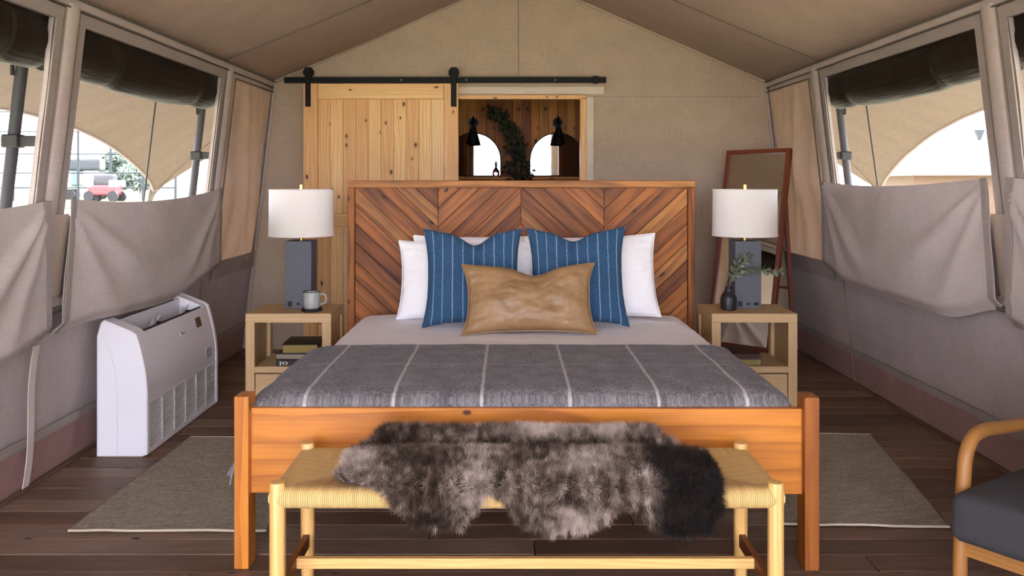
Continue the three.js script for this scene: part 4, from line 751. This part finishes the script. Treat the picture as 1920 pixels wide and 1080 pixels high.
function rug(label, c, lo, hi, s) { // c: four corners [x, d]: back left, back right, front right, front left
  const cx = (c[0][0] + c[2][0]) / 2, cd = (c[0][1] + c[2][1]) / 2, t = thing('rug', label, 'rug', [cx, 0.0, -cd]), mat = std({ map: rugMap(lo, hi, s), bumpMap: rugBump, bumpScale: 0.004, roughness: 1 });
  const at = (a, b) => { const x = mixn(mixn(c[3][0], c[2][0], a), mixn(c[0][0], c[1][0], a), b), d = mixn(mixn(c[3][1], c[2][1], a), mixn(c[0][1], c[1][1], a), b); const q = Math.min(a, 1 - a) * 0.8, r = Math.min(b, 1 - b) * 1.2; return [x - cx + 0.004 * nz(b * 12, a * 3, s), 0.009 + 0.003 * nz(a * 4, b * 5, s) + 0.004, -(d - cd) + 0.004 * nz(a * 9, b * 2, s)]; };
  part(t, 'weave', sheet(range(0, 1, 40), range(0, 1, 56), at, 0.008, undefined, (a, b) => [a * 0.78, b * 1.23]), mat);
  const hem = std({ color: col('#b4a792'), roughness: 1 });
  for (const b of [0, 1]) part(t, 'hem', tube(range(0, 1, 30).map((a) => { const p = at(a, b); return [p[0], p[1] - 0.003, p[2]]; }), 0.0055, 60, 6), hem);
  for (const a of [0, 1]) part(t, 'selvedge', tube(range(0, 1, 40).map((b) => { const p = at(a, b); return [p[0], p[1] - 0.003, p[2]]; }), 0.005, 80, 6), mat);
}
rug('woven taupe rug on the floor left of the bed', [[-1.675, 4.616], [-0.93, 4.60], [-0.935, 3.385], [-1.70, 3.385]], '#796d5d', '#cbbda6', 3);
rug('woven taupe rug on the floor right of the bed', [[1.17, 4.70], [1.934, 4.664], [1.728, 3.423], [1.06, 3.45]], '#796d5d', '#cbbda6', 6);

// ---------------------------------------------------------------- bench
{
  const W = 1.522, D = 0.39, r = 0.0235, t = thing('bench', 'low oak bench with a woven cord seat at the foot of the bed', 'bench', [0.056, 0, -2.785]);
  for (const sx of [-1, 1]) for (const sz of [-1, 1]) part(t, 'leg', puv(lathe([[0, 0], [r * 0.85, 0], [r * 0.9, 0.01], [r, 0.2], [r, 0.464], [r * 0.9, 0.4715], [0, 0.473]], 28).translate(sx * (W / 2 - r), 0, sz * (D / 2)), 1), M.oak);
  // the cord seat: four wedges, cords square to the rail they wrap
  const cordT = tex(256, 64, (a) => { const k = Math.pow(Math.abs(Math.sin(a * Math.PI * 16)), 0.6), n = Math.floor(a * 16), q = nz(n * 1.7, 3); const v = 0.55 + 0.45 * k; return [(232 + 20 * q) * v, (190 + 18 * q) * v, (120 + 14 * q) * v]; }, [0.088, 0.2]);
  const cordB = tex(256, 16, (a) => { const k = 255 * Math.abs(Math.sin(a * Math.PI * 16)); return [k, k, k]; }, [0.088, 0.2], false);
  const cord = phy({ map: cordT, bumpMap: cordB, bumpScale: 0.0016, roughness: 0.7, sheen: 0.2, sheenColor: col('#f3e0b8') });
  const half = D / 2 + 0.005, hl = W / 2 - r + 0.004, pf = [[0.012, -0.027], [-0.012, -0.03], [-0.022, -0.015], [-0.022, 0.005], [-0.012, 0.022], [0.01, 0.027], [0.04, 0.024], [0.1, 0.016], [half, 0.012]];
  const prof = new THREE.CatmullRomCurve3(pf.map(([q, y]) => new V3(q, y, 0)));
  for (const [axis, sgn] of [[0, 1], [0, -1], [1, 1], [1, -1]]) {
    const g = sheet(range(-1, 1, axis ? 30 : 120), range(0, 1, 26), (a, b) => { const p = prof.getPointAt(b), q = Math.max(0, p.x), lim = axis ? half - Math.min(q, half - 0.0005) : hl - q; const e = a * lim; return axis ? [sgn * (hl - p.x), 0.428 + p.y, -sgn * e] : [sgn * e, 0.428 + p.y - 0.004 * Math.sin(Math.PI * clamp(b)) * (1 - a * a), sgn * (half - 0.005 - p.x)]; }, 0.004, undefined, (a, b) => { const p = prof.getPointAt(b), q = Math.max(0, p.x), lim = axis ? half - q : hl - q; return [a * lim, b * 0.25]; });
    part(t, 'cord_seat', g, cord);
  }
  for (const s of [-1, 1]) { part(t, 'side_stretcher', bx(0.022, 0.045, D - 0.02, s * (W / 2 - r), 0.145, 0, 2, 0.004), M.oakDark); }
  part(t, 'long_stretcher', bx(W - 2 * r - 0.02, 0.034, 0.024, 0, 0.148, 0, 0, 0.004), M.oak);
}
// ---------------------------------------------------------------- sheepskin with real strands
{
  const t = thing('sheepskin', 'shaggy grey brown sheepskin draped over the bench', 'sheepskin', [0.05, 0.46, -2.75]);
  const xs0 = -0.535, xs1 = 0.555, pl = (tab, x) => { for (let i = 0; i < tab.length - 1; i++) if (x <= tab[i + 1][0]) return mixn(tab[i][1], tab[i + 1][1], ss(tab[i][0], tab[i + 1][0], x)); return tab[tab.length - 1][1]; };
  // where the hide ends in front, as length hanging below the front rail's top (negative: short of it)
  const drop = (x) => pl([[-0.56, -0.02], [-0.42, -0.005], [-0.365, 0.03], [-0.31, 0.085], [-0.2, 0.095], [-0.145, 0.045], [-0.115, 0.0], [-0.08, 0.005], [-0.02, 0.07], [0.05, 0.108], [0.16, 0.1], [0.24, 0.065], [0.285, 0.03], [0.31, 0.03], [0.37, 0.08], [0.43, 0.115], [0.52, 0.112], [0.56, 0.06]], x);
  const back = (x) => pl([[-0.56, -0.06], [-0.5, -0.11], [-0.44, -0.2], [-0.3, -0.215], [0.3, -0.215], [0.42, -0.2], [0.47, -0.12], [0.56, 0.03]], x);
  const front = 0.198;
  const H = (a, b) => {                                                  // a across, b from the back edge to the hanging edge
    const x = mixn(xs0, xs1, a), zb = back(x), dr = drop(x), len = (front - zb) + Math.max(0.0, dr + 0.015), s = zb + b * len + Math.min(0, dr) * b;
    let z = s, y = 0.022 + 0.035 * bell(s + 0.16, 0.06) - 0.012 * bell(s + 0.075, 0.03) + 0.014 * bell(s - 0.04, 0.06) + 0.006 * nz(x * 6, s * 6);
    if (s > front - 0.02) { const o = s - (front - 0.02), r = 0.03, an = Math.min(o / r, 1.45); z = front - 0.02 + r * Math.sin(an) + 0.012 * nz(x * 7, o * 9, 2) * ss(0.02, 0.08, o); y = y - r * (1 - Math.cos(an)) - Math.max(0, o - r * 1.45) * 0.985; }
    return [x - 0.0, y, z];
  };
  const as = range(0, 1, 110), bs = range(0, 1, 44);
  part(t, 'hide', sheet(as, bs, (a, b) => H(a, 1 - b), 0.008), std({ color: col('#3b302b'), roughness: 1 }));
  // a lock: a few bent blades
  const lock = []; for (let k = 0; k < 7; k++) {
    const a = rr(0, 6.28), r0 = rr(0, 0.22), bend = rr(0.35, 1.0), ba = rr(0, 6.28), w = rr(0.03, 0.055), hgt = rr(0.75, 1.1), P = [], N = [], I = [];
    for (let j = 0; j <= 4; j++) { const q = j / 4, ww = w * (1 - 0.92 * q * q), x = r0 * Math.cos(a) * (1 - 0.4 * q) + bend * q * q * Math.cos(ba) + 0.13 * Math.sin(q * 7 + k), z = r0 * Math.sin(a) * (1 - 0.4 * q) + bend * q * q * Math.sin(ba) + 0.13 * Math.cos(q * 6 + k), y = q * hgt; P.push(x - ww * Math.sin(ba), y, z + ww * Math.cos(ba), x + ww * Math.sin(ba), y, z - ww * Math.cos(ba)); N.push(0.3 * Math.cos(ba), 0.8, 0.3 * Math.sin(ba), 0.3 * Math.cos(ba), 0.8, 0.3 * Math.sin(ba)); if (j < 4) { const e = j * 2; I.push(e, e + 1, e + 3, e, e + 3, e + 2); } }
    const g = new THREE.BufferGeometry(); g.setAttribute('position', new THREE.Float32BufferAttribute(P, 3)); g.setIndex(I); g.computeVertexNormals(); lock.push(g);
  }
  const lg = mg(lock), n = 34000, inst = new THREE.InstancedMesh(lg, phy({ color: col('#ffffff'), roughness: 0.8, specularIntensity: 0.35, side: THREE.DoubleSide }), n);
  const o = new THREE.Object3D(), c = new THREE.Color(), X = new V3(), Y = new V3(), Z = new V3(), A = new V3(), B = new V3(), C = new V3(), m4 = new THREE.Matrix4(), rot = new THREE.Matrix4();
  const dk = [0.035, 0.022, 0.016], gr = [0.15, 0.105, 0.08], lt = [0.58, 0.47, 0.41], bk = [0.014, 0.01, 0.009];
  for (let i = 0; i < n; i++) {
    const a = rnd(), b = rnd(), p = H(a, b), e = 0.004;
    A.set(...p); B.set(...H(Math.min(1, a + e), b)); C.set(...H(a, Math.min(1, b + e))); if (b + e > 1) { C.set(...H(a, b - e)); C.sub(A).multiplyScalar(-1).add(A); } if (a + e > 1) { B.set(...H(a - e, b)); B.sub(A).multiplyScalar(-1).add(A); }
    B.sub(A).normalize(); C.sub(A).normalize(); Y.crossVectors(C, B).normalize(); if (Y.y < -0.2) Y.multiplyScalar(-1);
    const x = p[0], s = p[2], hang = ss(0.2, 0.225, s);
    // outwards at the edges, falling on the hanging lobes
    const slope = (drop(x + 0.02) - drop(x - 0.02)) / 0.04;
    Y.addScaledVector(C, 0.3 * ss(0.0, 0.15, s) + ss(0.55, 1, b) * 0.6 + 0.35 * hang - ss(0.25, 0, b) * 0.8).addScaledVector(B, (ss(0.88, 1, a) - ss(0.12, 0, a)) * 1.0 - clamp(slope, -1.5, 1.5) * 0.4 * hang); Y.y -= 0.35 * hang;
    Y.x += 0.9 * nz(x * 19, b * 13, 1); Y.z += 0.6 * nz(x * 19, b * 13, 9); Y.y += 0.5 * nz(x * 19, b * 13, 17); Y.normalize();
    X.set(rr(-1, 1), rr(-1, 1), rr(-1, 1)).cross(Y).normalize(); Z.crossVectors(X, Y); m4.makeBasis(X, Y, Z);
    const L = rr(0.028, 0.046) * (1 - 0.25 * bell(s + 0.08, 0.03)), Wd = rr(0.015, 0.025);
    m4.scale(new V3(Wd, L, Wd)); m4.setPosition(A); inst.setMatrixAt(i, m4);
    // patches of dark, grey and pale wool
    let q = 0.44 + 0.7 * nz(x * 5, s * 6 + p[1] * 6, 2) + 0.75 * nz(x * 48, s * 48 + p[1] * 48, 3) + rr(-0.24, 0.24) + (rnd() < 0.06 ? 0.35 : 0);
    const spot = (cx, cz, rx, rz, k) => { q += k * bell(Math.hypot((x - cx) / rx, (s - p[1] * 0.6 * hang - cz) / rz), 1); };
    spot(-0.5, 0.08, 0.06, 0.1, 0.8); spot(-0.14, 0.15, 0.045, 0.1, 0.6); spot(0.09, -0.17, 0.13, 0.07, 0.65); spot(0.3, -0.16, 0.12, 0.06, 0.3); spot(0.5, -0.12, 0.05, 0.06, 0.6); spot(-0.35, -0.17, 0.25, 0.07, -0.25);
    q += hang * (ss(0.8, 1, b) * 0.55 * bell(x - 0.12, 0.12) + 0.45 * bell(x - 0.3, 0.045) * ss(0.6, 0.9, b)) - 0.14 * hang;
    q -= 0.3 * bell(s + 0.08, 0.04);
    const black = ss(0.33, 0.39, x + 0.04 * nz(s * 9, 4)) * ss(-0.03, 0.05, s);
    const f = clamp(q), k = f < 0.5 ? f * 2 : f * 2 - 1, from = f < 0.5 ? dk : gr, to = f < 0.5 ? gr : lt;
    c.setRGB(...[0, 1, 2].map((h) => mixn(mixn(from[h], to[h], k), bk[h] * rr(0.8, 2.4), black))); inst.setColorAt(i, c);
  }
  inst.name = 'wool'; inst.userData.kind = 'stuff'; inst.castShadow = inst.receiveShadow = true; t.add(inst);
}
// ---------------------------------------------------------------- armchair
{
  const t = thing('armchair', 'oak armchair with a charcoal cushion cut off at the lower right', 'chair', [1.79, 0, -2.63], -0.9273);
  const oak = wood(oakT, { color: col('#b39b85'), roughness: 0.5 }), grey = std({ map: heather(['#2b2a2d', '#403f43'], 51, 0.3, 0.35), roughness: 1, bumpMap: weaveBump, bumpScale: 0.0006 });
  for (const s of [-1, 1]) {
    part(t, 'leg', puv(tube([[s * 0.29, 0, 0.285], [s * 0.29, 0.26, 0.272], [s * 0.29, 0.44, 0.255], [s * 0.29, 0.515, 0.238], [s * 0.29, 0.558, 0.195], [s * 0.29, 0.568, 0.12], [s * 0.29, 0.556, 0], [s * 0.29, 0.53, -0.27]], 0.0215, 60, 14), 1), oak, 'front leg bent over into the armrest');
    part(t, 'leg', puv(tube([[s * 0.29, 0, -0.31], [s * 0.29, 0.3, -0.28], [s * 0.29, 0.53, -0.285]], 0.0205, 30, 14), 1), oak);
    part(t, 'side_rail', bx(0.022, 0.05, 0.54, s * 0.29, 0.25, 0.0, 2), oak);
  }
  part(t, 'front_rail', bx(0.56, 0.05, 0.024, 0, 0.238, 0.27, 0), oak); part(t, 'back_rail', bx(0.56, 0.05, 0.024, 0, 0.25, -0.275, 0), oak);
  part(t, 'seat_cushion', softBox(0.56, 0.145, 0.62, 0.035, 0.025, (v) => { v.y += 0.018 * (1 - (v.x / 0.32) ** 2) * (1 - (v.z / 0.32) ** 2) * (v.y > 0 ? 1 : 0) + 0.003 * nz(v.x * 8, v.z * 8); }).rotateX(-0.04).translate(0, 0.345, 0.07), grey);
  part(t, 'back_cushion', softBox(0.44, 0.36, 0.11, 0.045, 0.03).rotateX(-0.05).translate(0, 0.58, -0.19), grey);
}
//@@I1
renderer.render(scene, camera);
